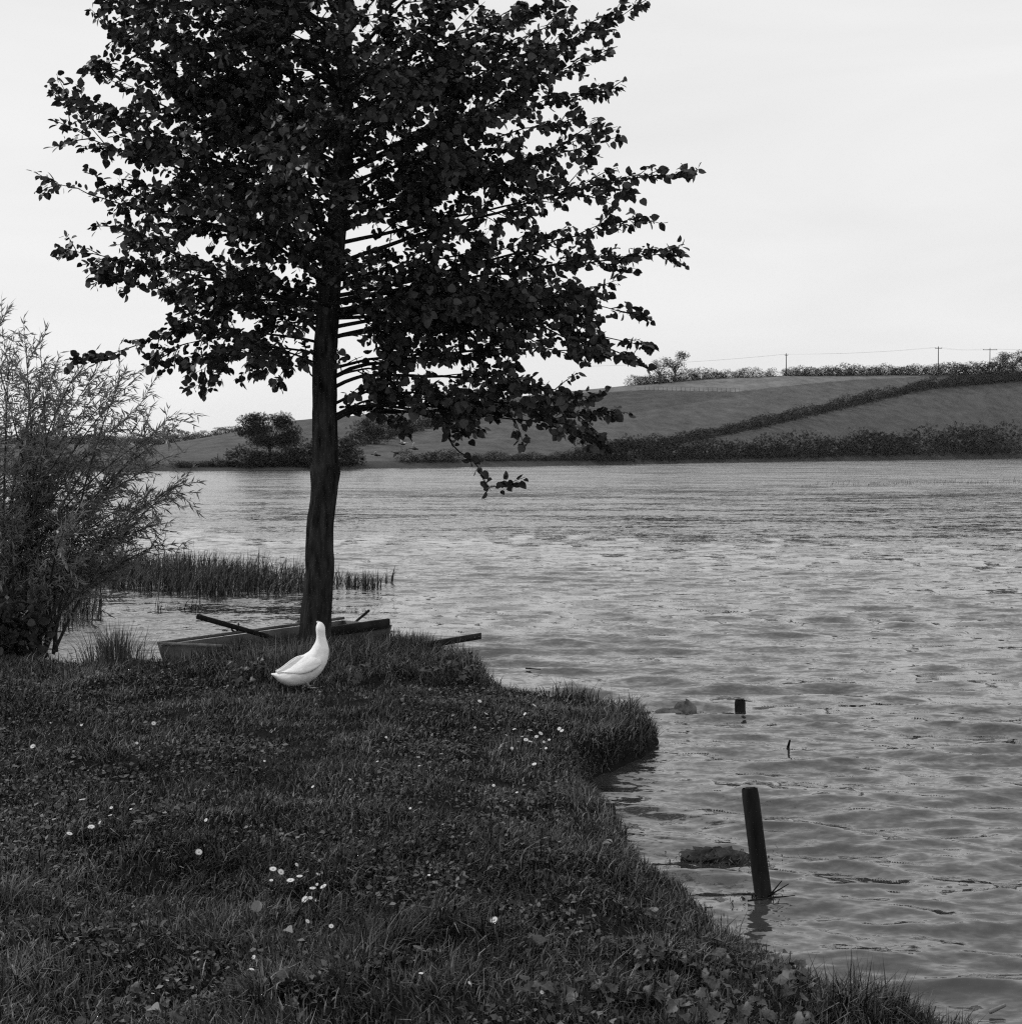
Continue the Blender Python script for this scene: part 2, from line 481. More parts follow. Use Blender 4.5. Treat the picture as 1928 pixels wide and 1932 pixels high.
# ------------------------------------------------------------------ grass of the bank
def blades(px, py, pz, L, W, lean, az, shade):
    N = len(px)
    base = np.stack([px, py, pz], 1)
    d = np.stack([np.cos(az), np.sin(az), np.zeros(N)], 1)
    sd = np.stack([-np.sin(az), np.cos(az), np.zeros(N)], 1)
    tw = RNG.uniform(-.8, .8, N)[:, None]
    sd = norm(sd * np.cos(tw) + d * np.sin(tw))
    up = np.array([0, 0, 1.0])
    m = base + (L * .55)[:, None] * (up * np.cos(lean * .5)[:, None] + d * np.sin(lean * .5)[:, None])
    t = m + (L * .5)[:, None] * (up * np.cos(lean * 1.25)[:, None] + d * np.sin(lean * 1.25)[:, None])
    w = W[:, None] * .5
    V = np.stack([base - sd * w, base + sd * w, m + sd * w * .85, m - sd * w * .85, t], 1).reshape(-1, 3)
    k = np.arange(N)[:, None] * 5
    f4 = k + np.array([[0, 1, 2, 3]]); f3 = k + np.array([[3, 2, 4]])
    return V, f4, f3, np.repeat(shade, 5)
def blade_object(name, args, material, parent=None):
    V, f4, f3, sh = blades(*args)
    me = mesh_np(name, V, [f4, f3], material)
    attr(me, 'shade', sh)
    return link(name, me, parent)

NB = 330000
u = RNG.random(int(NB * 3.4))
dep = 3.6 * (14.2 / 3.6) ** (u ** .92)
lat = RNG.uniform(-1, 1, len(u))
gxp = lat * (dep * .355 + .9); gyp = dep
keep = gxp < 3.2
gxp, gyp = gxp[keep], gyp[keep]
sd = shore_sd(gxp, gyp)
clump = N2.fbm(gxp * 2.6, gyp * 2.6, 3); fine = N3(gxp * 9, gyp * 9)
keep = (sd > -.03) & (RNG.random(len(gxp)) < .10 + 1.5 * sstep(.22, .75, N3.fbm(gxp * 5, gyp * 5, 3)) * (.35 + clump))
keep &= np.hypot(gxp - TREE[0], gyp - TREE[1]) > .16
gxp, gyp, sd, clump, fine = [a[keep][:NB] for a in (gxp, gyp, sd, clump, fine)]
zz = land_h(gxp, gyp)
pp = to_px(np.stack([gxp, gyp, zz], 1))
tall = sstep(1298, 1278, pp[:, 1] + (clump - .5) * 50) * (1 - .42 * sstep(470, 430, pp[:, 0]))          # the unmown strip round the tree and boat
edge = sstep(.38, .05, sd)
tuft = sstep(.58, .75, clump)
L = RNG.uniform(.022, .066, len(gxp)) * (.55 + 1.1 * clump) * (.85 + .45 * sstep(7.0, 4.6, gyp))
L = L * (1 + 1.3 * tall + 1.0 * edge * (gyp > 9.0) + .25 * edge + 1.2 * tuft * RNG.random(len(L)))
lean = np.clip(RNG.normal(1.05, .5, len(L)), .05, 1.9)
flow = 6.28 * N1.fbm(gxp * .8, gyp * .8, 2) * 2 + RNG.normal(0, 1.5, len(L))
shade = np.clip(RNG.beta(.75, 3.0, len(L)) * (.15 + 1.7 * N1.fbm(gxp * 2.2 + 9, gyp * 2.2, 3) ** 1.2) + (RNG.random(len(L)) < .05) * .5, 0, 1)
W = RNG.uniform(.0024, .0062, len(L)) * RNG.choice([1, 1.5], len(L), p=[.85, .15]) * (.85 + gyp * .03)
o = blade_object('grass', (gxp, gyp, zz - .006, L, W, lean, flow, shade), M['grass'])
tag(o, 'rough dark grass covering the lake bank', 'grass', kind='stuff')

# small broad leaves of clover and plantain mixed into the turf
k = 26000
cxp = RNG.uniform(-4.6, 2.6, k * 4); cyp = 3.8 * (12.5 / 3.8) ** RNG.random(k * 4)
ok = (np.abs(cxp) < cyp * .37 + .4) & (shore_sd(cxp, cyp) > .08) & (N2.fbm(cxp * 1.9 + 31, cyp * 1.9, 3) > .50 + .12 * RNG.random(k * 4))
cxp, cyp = cxp[ok][:k], cyp[ok][:k]; k = len(cxp)
P = np.stack([cxp, cyp, land_h(cxp, cyp) + RNG.uniform(.008, .05, k)], 1)
A = norm(RNG.normal(0, 1, (k, 3)) * np.array([1, 1, .35])); Z0 = RNG.normal(0, .5, (k, 3)) + np.array([0, 0, 1.0]); Z = norm(Z0 - (Z0 * A).sum(1)[:, None] * A)
tv = np.array([(0, 0, 0), (.36, .45, .05), (0, .5, -.04), (-.36, .45, .05), (0, 1.0, -.12)], float)
V, Fs = place(tv, np.array([(0, 1, 2), (0, 2, 3), (1, 4, 2), (2, 4, 3)]), P, np.cross(A, Z), A, Z, RNG.uniform(.012, .034, k))
me = mesh_np('turf_leaves', V, Fs, M['grass']); attr(me, 'shade', np.repeat(RNG.beta(1.2, 4.5, k), 5))
tag(link('turf_leaves', me), 'small broad leaves mixed into the dark turf', 'ground cover', kind='stuff')

# taller tufts
def grass_tuft(x, y, n, h, spread, label, matl='grass', name='grass_tuft', z=None, group=None):
    p = ground_px(x, y) if z is None else at_z(x, y, z)
    root = empty(name, p)
    r = np.abs(RNG.normal(0, spread, n)); a = RNG.uniform(0, 6.28, n)
    bx, by = r * np.cos(a), r * np.sin(a)
    bz = (land_h(bx + p[0], by + p[1]) - p[2] - .01) if z is None else np.full(n, -.02)
    lean = np.clip(.15 + r / (spread * 2.4) * .8 + RNG.normal(0, .18, n), .02, 1.4)
    blade_object('blades', (bx, by, bz, RNG.uniform(.5, 1.05, n) * h, RNG.uniform(.004, .008, n), lean, a + RNG.normal(0, .5, n), np.clip(RNG.beta(1.6, 3, n), 0, 1)), M[matl], root)['kind'] = 'stuff'
    return tag(root, label, 'grass tuft', group)
grass_tuft(220, 1262, 420, .42, .16, 'bushy tuft of long grass just left of the moored boat')
grass_tuft(560, 1262, 260, .26, .20, 'long dark grass around the foot of the poplar trunk')
grass_tuft(490, 1268, 260, .22, .18, 'long dark grass in front of the boat side')
grass_tuft(785, 1226, 260, .20, .15, 'long grass on the point beside the boat end')
grass_tuft(835, 1226, 220, .22, .10, 'upright grass tuft beside the jutting dark plank')
grass_tuft(868, 1234, 240, .19, .09, 'grass tuft half covering the jutting dark plank')
grass_tuft(900, 1252, 260, .20, .14, 'dark drooping grass tuft below the jutting dark plank')
grass_tuft(1190, 1350, 500, .20, .20, 'dense overhanging grass on the outer corner of the bank')
grass_tuft(1270, 1660, 340, .12, .13, 'thick grass bulge on the bank edge next to the leaning stake')
grass_tuft(1370, 1755, 240, .10, .12, 'grass tuft leaning over the water below the stake')
grass_tuft(1560, 1862, 260, .075, .14, 'short grass tuft at the low bank beyond the leafy weeds')

# ------------------------------------------------------------------ reeds
def reed_bed(name, label, poly_px, n, h, z=0.0, sparse=0.0):
    P = np.array([at_z(x, y, 0)[:2] for x, y in poly_px])
    lo, hi = P.min(0), P.max(0)
    pts = RNG.uniform(lo, hi, (n * 8, 2))
    ins = np.zeros(len(pts), bool)
    for i in range(len(P)):
        a, b = P[i], P[(i + 1) % len(P)]
        ins ^= ((a[1] > pts[:, 1]) != (b[1] > pts[:, 1])) & (pts[:, 0] < (b[0] - a[0]) * (pts[:, 1] - a[1]) / (b[1] - a[1] + 1e-12) + a[0])
    pts = pts[ins]
    if sparse: pts = pts[N3(pts[:, 0] * 4, pts[:, 1] * 4) > sparse]
    pts = pts[:n]; n = len(pts)
    hh = h * RNG.uniform(.45, 1.15, n) * (.7 + .6 * N1(pts[:, 0] * 2.5, pts[:, 1] * 2.5))
    az = RNG.normal(.3, 1.1, n)
    o = blade_object(name, (pts[:, 0], pts[:, 1], np.full(n, -.05), hh, RNG.uniform(.007, .017, n), np.clip(np.abs(RNG.normal(.45, .5, n)), 0, 1.6), az, RNG.beta(1.5, 3.5, n)), M['reed'])
    return tag(o, label, 'reeds', kind='stuff')
reed_bed('reeds', 'dense dark reed bed in the shallow water behind the boat', [(-500, 1150), (-500, 1060), (190, 1066), (330, 1068), (470, 1080), (585, 1098), (585, 1122), (470, 1122), (390, 1128), (240, 1115), (180, 1112), (60, 1150)], 16000, .42)
reed_bed('reeds', 'thin line of reeds in the water right of the poplar trunk', [(610, 1112), (625, 1098), (700, 1102), (738, 1096), (742, 1104), (700, 1112)], 320, .34, sparse=.35)
reed_bed('reeds', 'reeds under the willow bush at the water edge', [(-200, 1250), (-200, 1120), (120, 1130), (195, 1150), (190, 1170), (120, 1190), (70, 1235)], 2200, .50)
reed_bed('reeds', 'faint strip of reeds far out on the lake', [(1500, 919), (1530, 915), (1700, 911), (1930, 907), (2100, 905), (2100, 911), (1900, 914), (1700, 917)], 800, .34, sparse=.45)
for x, y, n, lab in [(322, 1150, 14, 'few bent reed stems standing in the shallows behind the oar'), (369, 1152, 6, 'small dark broken reed clump beside the few bent stems')]:
    p = at_z(x, y, 0)
    root = empty('reed_clump', p)
    sp = .28 if n > 10 else .04
    blade_object('stems', (RNG.uniform(-sp, sp, n), RNG.uniform(-.1, .1, n), np.full(n, -.05), RNG.uniform(.15, .32, n), np.full(n, .014), RNG.uniform(.1, .9, n), RNG.normal(.2, .5, n), RNG.uniform(0, .2, n)), M['reed'], root)['kind'] = 'stuff'
    tag(root, lab, 'reeds')

# ------------------------------------------------------------------ the poplar
def leaf_template():
    # heart-shaped blade, length 1 along +y, folded a little on the midrib, tip bent down
    out = [(0, 0), (.27, -.03), (.46, .17), (.47, .44), (.30, .74), (0, 1.03)]
    v = [(0, 0, 0), (0, .38, -.05), (0, 1.03, -.14)]
    R = [(x, y, .07 * x - .07 * max(0, y - .3)) for x, y in out[1:-1]]
    Lf = [(-x, y, z) for x, y, z in R]
    v += R + Lf                                                 # 3..6 right, 7..10 left
    f = [(0, 3, 4), (0, 4, 1), (1, 4, 5), (1, 5, 6), (1, 6, 2), (0, 8, 7), (0, 1, 8), (1, 9, 8), (1, 10, 9), (1, 2, 10)]
    return np.array(v, float), np.array(f)
LV, LF = leaf_template()

TY = TREE[1]
poplar = empty('poplar_tree', (TREE[0], TREE[1], float(land_h(TREE[0], TREE[1]))))
tag(poplar, 'young poplar with dark heart-shaped leaves on a rough trunk beside the boat', 'tree')
ORG = np.array(poplar.location)
TR = [(592, 1240, 42), (593, 1222, 35), (594, 1200, 30.5), (597, 1150, 28), (603, 1080, 27), (603, 1000, 26), (610, 935, 25), (613, 905, 26), (614, 885, 28), (614, 862, 24.5), (613, 800, 23.5), (612, 700, 23), (616, 620, 22), (625, 520, 20), (637, 410, 18), (645, 300, 16.5), (650, 200, 15), (652, 100, 13), (650, 0, 11), (652, -140, 7.5), (655, -300, 4), (655, -380, 1.5)]
trunk_c = np.array([at_Y(x, y, TY) for x, y, _ in TR]); trunk_r = np.array([w for *_, w in TR]) / F * TY * 1.0
def trunk_at(py):
    ys = np.array([t[1] for t in TR]); o = np.argsort(ys)
    i = np.array([np.interp(py, ys[o], trunk_c[o, k]) for k in range(3)])
    return i, float(np.interp(py, ys[o], trunk_r[o]))
n = 200; sides = 56
C = spline(np.column_stack([trunk_c, trunk_r]), n)
th = np.linspace(0, 2 * math.pi, sides, endpoint=False)
zz = C[:, 2][:, None]
ridge = N1.fbm(np.cos(th)[None] * 3.2 + 20 + zz * .0, np.sin(th)[None] * 3.2 + zz * 2.3, 3)
ridge2 = N2.fbm(th[None] * 5.1 + 0 * zz, zz * 4.5, 2)
ridge2[:, -1] = ridge2[:, 0]
rad = C[:, 3][:, None] * (1 + .16 * (ridge - .5) + .13 * (np.abs(ridge2 - .5) * 2 - .4))
V = np.stack([C[:, 0][:, None] + rad * np.cos(th), C[:, 1][:, None] + rad * np.sin(th), zz + 0 * th], -1).reshape(-1, 3) - ORG
i, j = np.meshgrid(np.arange(n - 1), np.arange(sides), indexing='ij'); jn = (j + 1) % sides
link('trunk', mesh_np('trunk', V, np.stack([i * sides + j, i * sides + jn, (i + 1) * sides + jn, (i + 1) * sides + j], -1).reshape(-1, 4), M['bark'], True), poplar)

leafP, leafA, leafN, leafS = [], [], [], []
def sow(P, T, dens, jit=.05, size=(.040, .080), droop=.35):
    """leaves along path points P with tangent T"""
    seg = np.linalg.norm(np.diff(P, axis=0), axis=1).sum()
    k = max(1, int(seg * dens * RNG.uniform(.85, 1.15)))
    t = RNG.random(k) * (len(P) - 1)
    i = np.minimum(t.astype(int), len(P) - 2); u = (t - i)[:, None]
    p = P[i] * (1 - u) + P[i + 1] * u
    tg = norm(P[i + 1] - P[i])
    out = norm(RNG.normal(0, 1, (k, 3)) * np.array([1, 1, .7]) + tg * .6 + np.array([0, 0, -.15]))
    p = p + out * RNG.uniform(.015, jit, k)[:, None]
    ax = norm(out * .8 + tg * .4 + np.array([0, 0, -droop]) + RNG.normal(0, .35, (k, 3)))
    nn = RNG.normal(0, .75, (k, 3)) + np.array([-.15, -.1, .75])
    leafP.append(p); leafA.append(ax); leafN.append(nn); leafS.append(RNG.uniform(*size, k) * RNG.choice([1, .85, .65], k, p=[.6, .28, .12]))

def poplar_branch(path, r0, twig_len=.72, start=.16, dens=68, gap=.095):
    mb = MB()
    n = len(path)
    seg = np.linalg.norm(np.diff(path, axis=0), axis=1); Ltot = seg.sum()
    cum = np.concatenate([[0], np.cumsum(seg)]) / Ltot
    mb.tube(path - ORG, r0 * (1 - .86 * cum ** .8), 7, False)
    T = norm(np.gradient(path, axis=0))
    tpos = np.arange(start * Ltot, Ltot * .985, gap) / Ltot
    side = 1
    for tp in tpos:
        if RNG.random() < .27: continue
        tp = tp + RNG.uniform(-.03, .03)
        p = np.array([np.interp(tp, cum, path[:, k]) for k in range(3)])
        tg = norm(np.array([np.interp(tp, cum, T[:, k]) for k in range(3)]))
        lat = np.cross(tg, [0, 0, 1.0]); lat = norm(lat) * side; side = -side
        lat = norm(lat + RNG.normal(0, .35, 3) + np.array([0, 0, RNG.uniform(-.6, .75)]))
        fall = (1 - tp) * .62 + .38
        ln = twig_len * fall * RNG.uniform(.45, 1.15) * min(1, .45 + 2.2 * tp)
        d = norm(tg * RNG.uniform(.45, .9) + lat * .8)
        e = p + d * ln + np.array([0, 0, RNG.uniform(-.10, .06)]) * ln
        tw = bez(p, p + d * ln * .5 + np.array([0, 0, .05 * ln]), e, 5)
        mb.tube(tw - ORG, np.linspace(.0055, .002, 5), 4, False)
        sow(tw[1:], None, dens)
        if ln > .4:
            for q in range(2):
                s0 = tw[2 + q]; d2 = norm(d + RNG.normal(0, .6, 3)); l2 = ln * RNG.uniform(.3, .5)
                t2 = bez(s0, s0 + d2 * l2 * .5, s0 + d2 * l2 + np.array([0, 0, -.05 * l2]), 4)
                mb.tube(t2 - ORG, np.linspace(.003, .0015, 4), 3, False)
                sow(t2, None, dens)
    k = int(n * .55)
    sow(path[k:], None, dens * .75)
    sow(path[int(n * .9):], None, dens * 1.2)
    link('branch', mb.mesh('branch', M['twig'], True), poplar)

def br_px(tx, ty, sy, dy, lift=.14, twig_len=.72, mid=None, **kw):
    s, r = trunk_at(sy)
    e = at_Y(tx, ty, TY + dy)
    if mid:
        pts = [s] + [at_Y(x, y, TY + dy * (q + 1) / (len(mid) + 1)) for q, (x, y) in enumerate(mid)] + [e]
        path = spline(pts, 22)
    else:
        ln = np.linalg.norm(e - s)
        lf = lift if ty > 560 else RNG.uniform(-.07, .07)
        c = s * .5 + e * .5 + np.array([0, 0, lf * ln])
        path = bez(s, c, e, 20)
    path = path + np.cumsum(RNG.normal(0, .018, path.shape), 0) * np.linspace(0, 1, len(path))[:, None]
    ln = np.linalg.norm(e - s)
    poplar_branch(path, min(r * .24, .006 + .0052 * ln), twig_len, **kw)

RIGHT = [(1188, 10, 240, -.3), (1075, 60, 215, .5), (1158, 150, 330, .2), (1120, 210, 350, -.6), (1192, 262, 440, -.2), (1270, 338, 500, .2), (1150, 345, 460, .8),
         (1256, 475, 570, 0), (1185, 440, 560, .6), (1140, 520, 600, -.8), (1205, 595, 600, -.2), (1120, 610, 570, .7), (1222, 640, 640, .15), (1050, 640, 590, -.7), (1130, 70, 270, -.2), (1000, 15, 170, .5), (1180, 95, 300, .4)]
LEFT = [(180, 15, 270, 0), (195, 90, 330, .5), (70, 158, 400, -.2), (165, 152, 380, .5), (112, 320, 480, .1), (200, 250, 430, -.6), (250, 350, 470, .9),
        (140, 458, 585, -.1), (245, 440, 560, .7), (190, 530, 600, -.3), (290, 655, 650, .2), (345, 690, 670, -.3), (440, 690, 690, -.7), (235, 0, 190, .1), (255, 60, 250, -.4), (215, 120, 310, .3), (85, 225, 430, -.1), (300, 25, 200, .5), (130, 215, 400, .4)]
for t in RIGHT: br_px(*t)
for t in LEFT: br_px(*t)
for k, (x, y, sy, dy) in enumerate((RIGHT + LEFT)[::2]):               # shorter boughs between the long ones
    f = RNG.uniform(.62, .88)
    br_px(640 + (x - 640) * f, y + RNG.uniform(-45, 40), min(sy + RNG.uniform(-60, 10), 600), dy + RNG.choice([-1, 1]) * RNG.uniform(.5, 1.1))
br_px(130, 655, 640, .1, mid=[(540, 580), (420, 572), (310, 615)], twig_len=.34)
br_px(505, 760, 690, -.4, mid=[(575, 660), (535, 690)], twig_len=.22, start=.5)
br_px(1172, 770, 800, .1, mid=[(672, 765), (760, 768), (960, 742)], twig_len=.75, start=.07)
br_px(1090, 838, 795, -.5, mid=[(690, 765), (820, 772), (980, 770)], twig_len=.5, start=.45)
br_px(1185, 705, 720, .35, mid=[(680, 695), (800, 690), (1000, 690)], twig_len=.7, start=.08)
br_px(990, 730, 770, -.35, mid=[(665, 745), (720, 735), (850, 740)], twig_len=.6, start=.08)
br_px(985, 898, 800, -.25, mid=[(690, 772), (820, 790), (850, 838), (888, 872), (920, 913)], twig_len=.14, start=.42, dens=48)
br_px(760, 850, 795, .1, mid=[(700, 772), (735, 800)], twig_len=.12, start=.45, dens=26)
br_px(575, 560, 760, -.2, mid=[(595, 720), (577, 660)], twig_len=.25, start=.6)
# boughs above the frame and those reaching towards and away from the viewer
for k in range(38):
    sy = -330 + 930 * (k + RNG.random()) / 38
    s, r = trunk_at(sy)
    az = RNG.uniform(0, 6.28)
    if abs(math.cos(az)) > .8 and sy > 40: az = math.copysign(math.pi / 2, math.sin(az)) + RNG.normal(0, .35)
    R = (2.35 - .9 * sstep(200, -330, sy) - .35 * sstep(450, 640, sy)) * RNG.uniform(.65, 1.0)
    e = s + np.array([math.cos(az) * R, math.sin(az) * R, RNG.uniform(.25, .95)])
    c = s * .55 + e * .45 + np.array([0, 0, RNG.uniform(-.05, .3)])
    poplar_branch(bez(s, c, e, 18), min(r * .36, .022), .75)

for k in range(12):                                             # short boughs towards the viewer that hide the stem
    sy = 180 + 38 * k + RNG.uniform(-12, 12)
    s, r = trunk_at(sy); az = -math.pi / 2 + RNG.normal(0, .55); R_ = RNG.uniform(.5, 1.15)
    e = s + np.array([math.cos(az) * R_, math.sin(az) * R_, RNG.uniform(.1, .5)])
    poplar_branch(bez(s, s * .5 + e * .5 + np.array([0, 0, .05]), e, 12), .012, .5, start=.1)
br_px(1110, 795, 800, -.45, mid=[(690, 768), (820, 758), (970, 775)], twig_len=.6, start=.2)
for q_ in ((1150, 560, 585, .5), (1080, 540, 570, -.6), (1170, 650, 620, -.5), (1020, 590, 600, .3), (950, 660, 640, -.3), (1000, 690, 700, .6), (880, 620, 600, -.8), (860, 700, 720, -.6)): br_px(*q_, twig_len=.6, start=.1)
br_px(900, 770, 790, .5, mid=[(680, 765), (760, 755)], twig_len=.45, start=.25)
br_px(1150, 730, 740, -.6, mid=[(690, 705), (830, 700), (1000, 712)], twig_len=.65, start=.1)
br_px(300, -60, 120, .1); br_px(470, -80, 90, -.3); br_px(1000, -60, 110, -.2); br_px(820, -90, 70, .3)
P = np.concatenate(leafP); A = np.concatenate(leafA); NN = np.concatenate(leafN); S = np.concatenate(leafS)
Yx = norm(A); Zx = norm(NN - (NN * Yx).sum(1)[:, None] * Yx); Xx = np.cross(Yx, Zx)
area = S ** 2 * np.abs((Zx * norm(P - np.array([0, 0, CAMZ]))).sum(1)) / (P[:, 1] ** 2)
q = to_px(P)
inside = (q[:, 0] > 0) & (q[:, 0] < 1928) & (q[:, 1] > 0)
# outer leaves seen against the sky or nearest the viewer
ctr = np.abs(q[:, 0] - 640) / 600
score = np.where(inside, area * (.4 + ctr) * (1 + .35 * (TY - P[:, 1])), 0)
top = np.argsort(-score)[:300]
rest = np.setdiff1d(np.arange(len(P)), top)
leaf_me = mesh_np('leaf', LV, LF, M['leaf'])
for k in top:
    o = link('leaf', leaf_me, poplar)
    m = Matrix(np.column_stack([Xx[k], Yx[k], Zx[k]]).tolist()).to_4x4() @ Matrix.Scale(float(S[k]), 4)
    m.translation = Vector(P[k] - ORG)
    o.matrix_local = m
V, Fs = place(LV, LF, P[rest] - ORG, Xx[rest], Yx[rest], Zx[rest], S[rest])
o = link('foliage', mesh_np('foliage', V, Fs, M['leaf']), poplar); o['kind'] = 'stuff'
print('poplar leaves', len(P))

# ------------------------------------------------------------------ the willow bush on the left
def narrow_template():
    return np.array([(0, 0, 0), (.075, .35, .01), (0, .4, -.015), (-.075, .35, .01), (0, 1.0, -.12)], float), np.array([(0, 1, 2), (0, 2, 3), (1, 4, 2), (2, 4, 3)])
WV, WF = narrow_template()
WB = at_z(25, 1236, .12)
willow = empty('willow_bush', WB)
tag(willow, 'spreading willow bush with narrow pale leaves at the water edge', 'bush')
wp, wa = [], []
WT = [(-330, 560, 1), (-260, 480, .5), (-180, 600, -.4), (-120, 500, .4), (-60, 560, 0), (5, 535, .1), (-20, 640, -.6), (45, 575, .5), (75, 598, -.2), (60, 690, .6), (110, 640, .3), (150, 660, -.3), (120, 740, .6), (185, 672, .2), (215, 740, -.4),
      (255, 700, .1), (290, 735, .4), (240, 790, -.5), (335, 775, 0), (325, 800, -.4), (320, 860, .3), (350, 905, .1), (335, 915, -.3), (260, 880, .6), (295, 990, 0), (240, 1000, .4), (190, 930, -.5), (310, 1025, -.1), (160, 850, .2), (90, 820, -.6), (60, 900, .3), (-40, 760, .2), (-100, 880, -.3), (20, 980, -.5), (120, 1020, .3)]
WT = WT + [(x + RNG.normal(-25, 35), y + RNG.normal(30, 45), d + RNG.normal(0, .4)) for x, y, d in WT[::2]]
for tx, ty, dy in WT:
    ty = ty + 45 * float(sstep(760, 600, ty))
    e = at_Y(tx, ty, WB[1] + dy)
    s = WB + np.array([RNG.uniform(-.5, .35), RNG.uniform(-.3, .3), 0])
    ln = np.linalg.norm(e - s)
    c = s * .5 + e * .5 + np.array([-.10 * (e[0] - s[0]), 0, .16 * ln])
    path = bez(s, c, e, 18)
    mb = MB(); mb.tube(path - WB, np.linspace(.016, .0022, 18), 5, False)
    T = norm(np.gradient(path, axis=0))
    for t in np.arange(.32, 1.0, .022):
        i = min(int(t * 17), 16)
        p = path[i] + (path[i + 1] - path[i]) * (t * 17 - i)
        d = norm(T[i] * .55 + RNG.normal(0, .62, 3) + np.array([.15, 0, .0]))
        l2 = RNG.uniform(.16, .50) * (1.15 - .5 * t)
        tw = bez(p, p + d * l2 * .5, p + d * l2 + np.array([.05, 0, RNG.uniform(-.08, .04)]) * l2, 6)
        mb.tube(tw - WB, np.linspace(.003, .0012, 6), 3, False)
        k = int(l2 * 74)
        tt2 = RNG.random(k) * 4.99
        ii = tt2.astype(int); pp2 = tw[ii] + (tw[ii + 1] - tw[ii]) * (tt2 - ii)[:, None]
        wp.append(pp2); wa.append(norm(d * .75 + RNG.normal(0, .45, (k, 3)) + np.array([.15, 0, -.05])))
    link('stem', mb.mesh('stem', M['willow_bark'], True), willow)
P = np.concatenate(wp); A = np.concatenate(wa); k = len(P)
Z0 = RNG.normal(0, 1, (k, 3)) + np.array([0, 0, .5]); Z = norm(Z0 - (Z0 * A).sum(1)[:, None] * A); X = np.cross(A, Z)
V, Fs = place(WV, WF, P - WB, X, A, Z, RNG.uniform(.055, .105, k))
o = link('foliage', mesh_np('willow_foliage', V, Fs, M['willow_leaf']), willow); o['kind'] = 'stuff'
print('willow leaves', k)
# dark low bush at its foot
def leaf_ball(n, rx, ry, rz, size, seed, lob=3.0, hollow=.55):
    r = np.random.default_rng(seed)
    d = norm(r.normal(0, 1, (n, 3)))
    nb = Noise2(seed)
    lump = .68 + .55 * nb(d[:, 0] * lob + 7, d[:, 1] * lob + d[:, 2] * lob * .8 + 3)
    rad = (hollow + (1 - hollow) * r.random(n) ** .6) * lump
    p = d * rad[:, None] * np.array([rx, ry, rz])
    p[:, 2] = np.abs(p[:, 2] + rz * .55) 
    a = norm(d + r.normal(0, .7, (n, 3))); z0 = r.normal(0, 1, (n, 3)) + d * .6
    z = norm(z0 - (z0 * a).sum(1)[:, None] * a); x = np.cross(a, z)
    return p, x, a, z, r.uniform(.6, 1.3, n) * size
p = at_z(8, 1250, .12)
root = empty('shrub', p); tag(root, 'dark low shrub at the foot of the willow bush', 'shrub')
pts = leaf_ball(1400, .36, .36, .38, .07, 77, hollow=.35)
V, Fs = place(LV, LF, *pts)
o = link('foliage', mesh_np('shrub_foliage', V, Fs, M['weed']), root); o['kind'] = 'stuff'
mb = MB()
for k in range(6): mb.tube(np.array([[0, 0, -.03], [RNG.uniform(-.1, .1), RNG.uniform(-.1, .1), .2], [RNG.uniform(-.25, .25), RNG.uniform(-.25, .25), .45]]), [.012, .009, .004], 5)
link('stem', mb.mesh('shrub_stem', M['twig']), root)

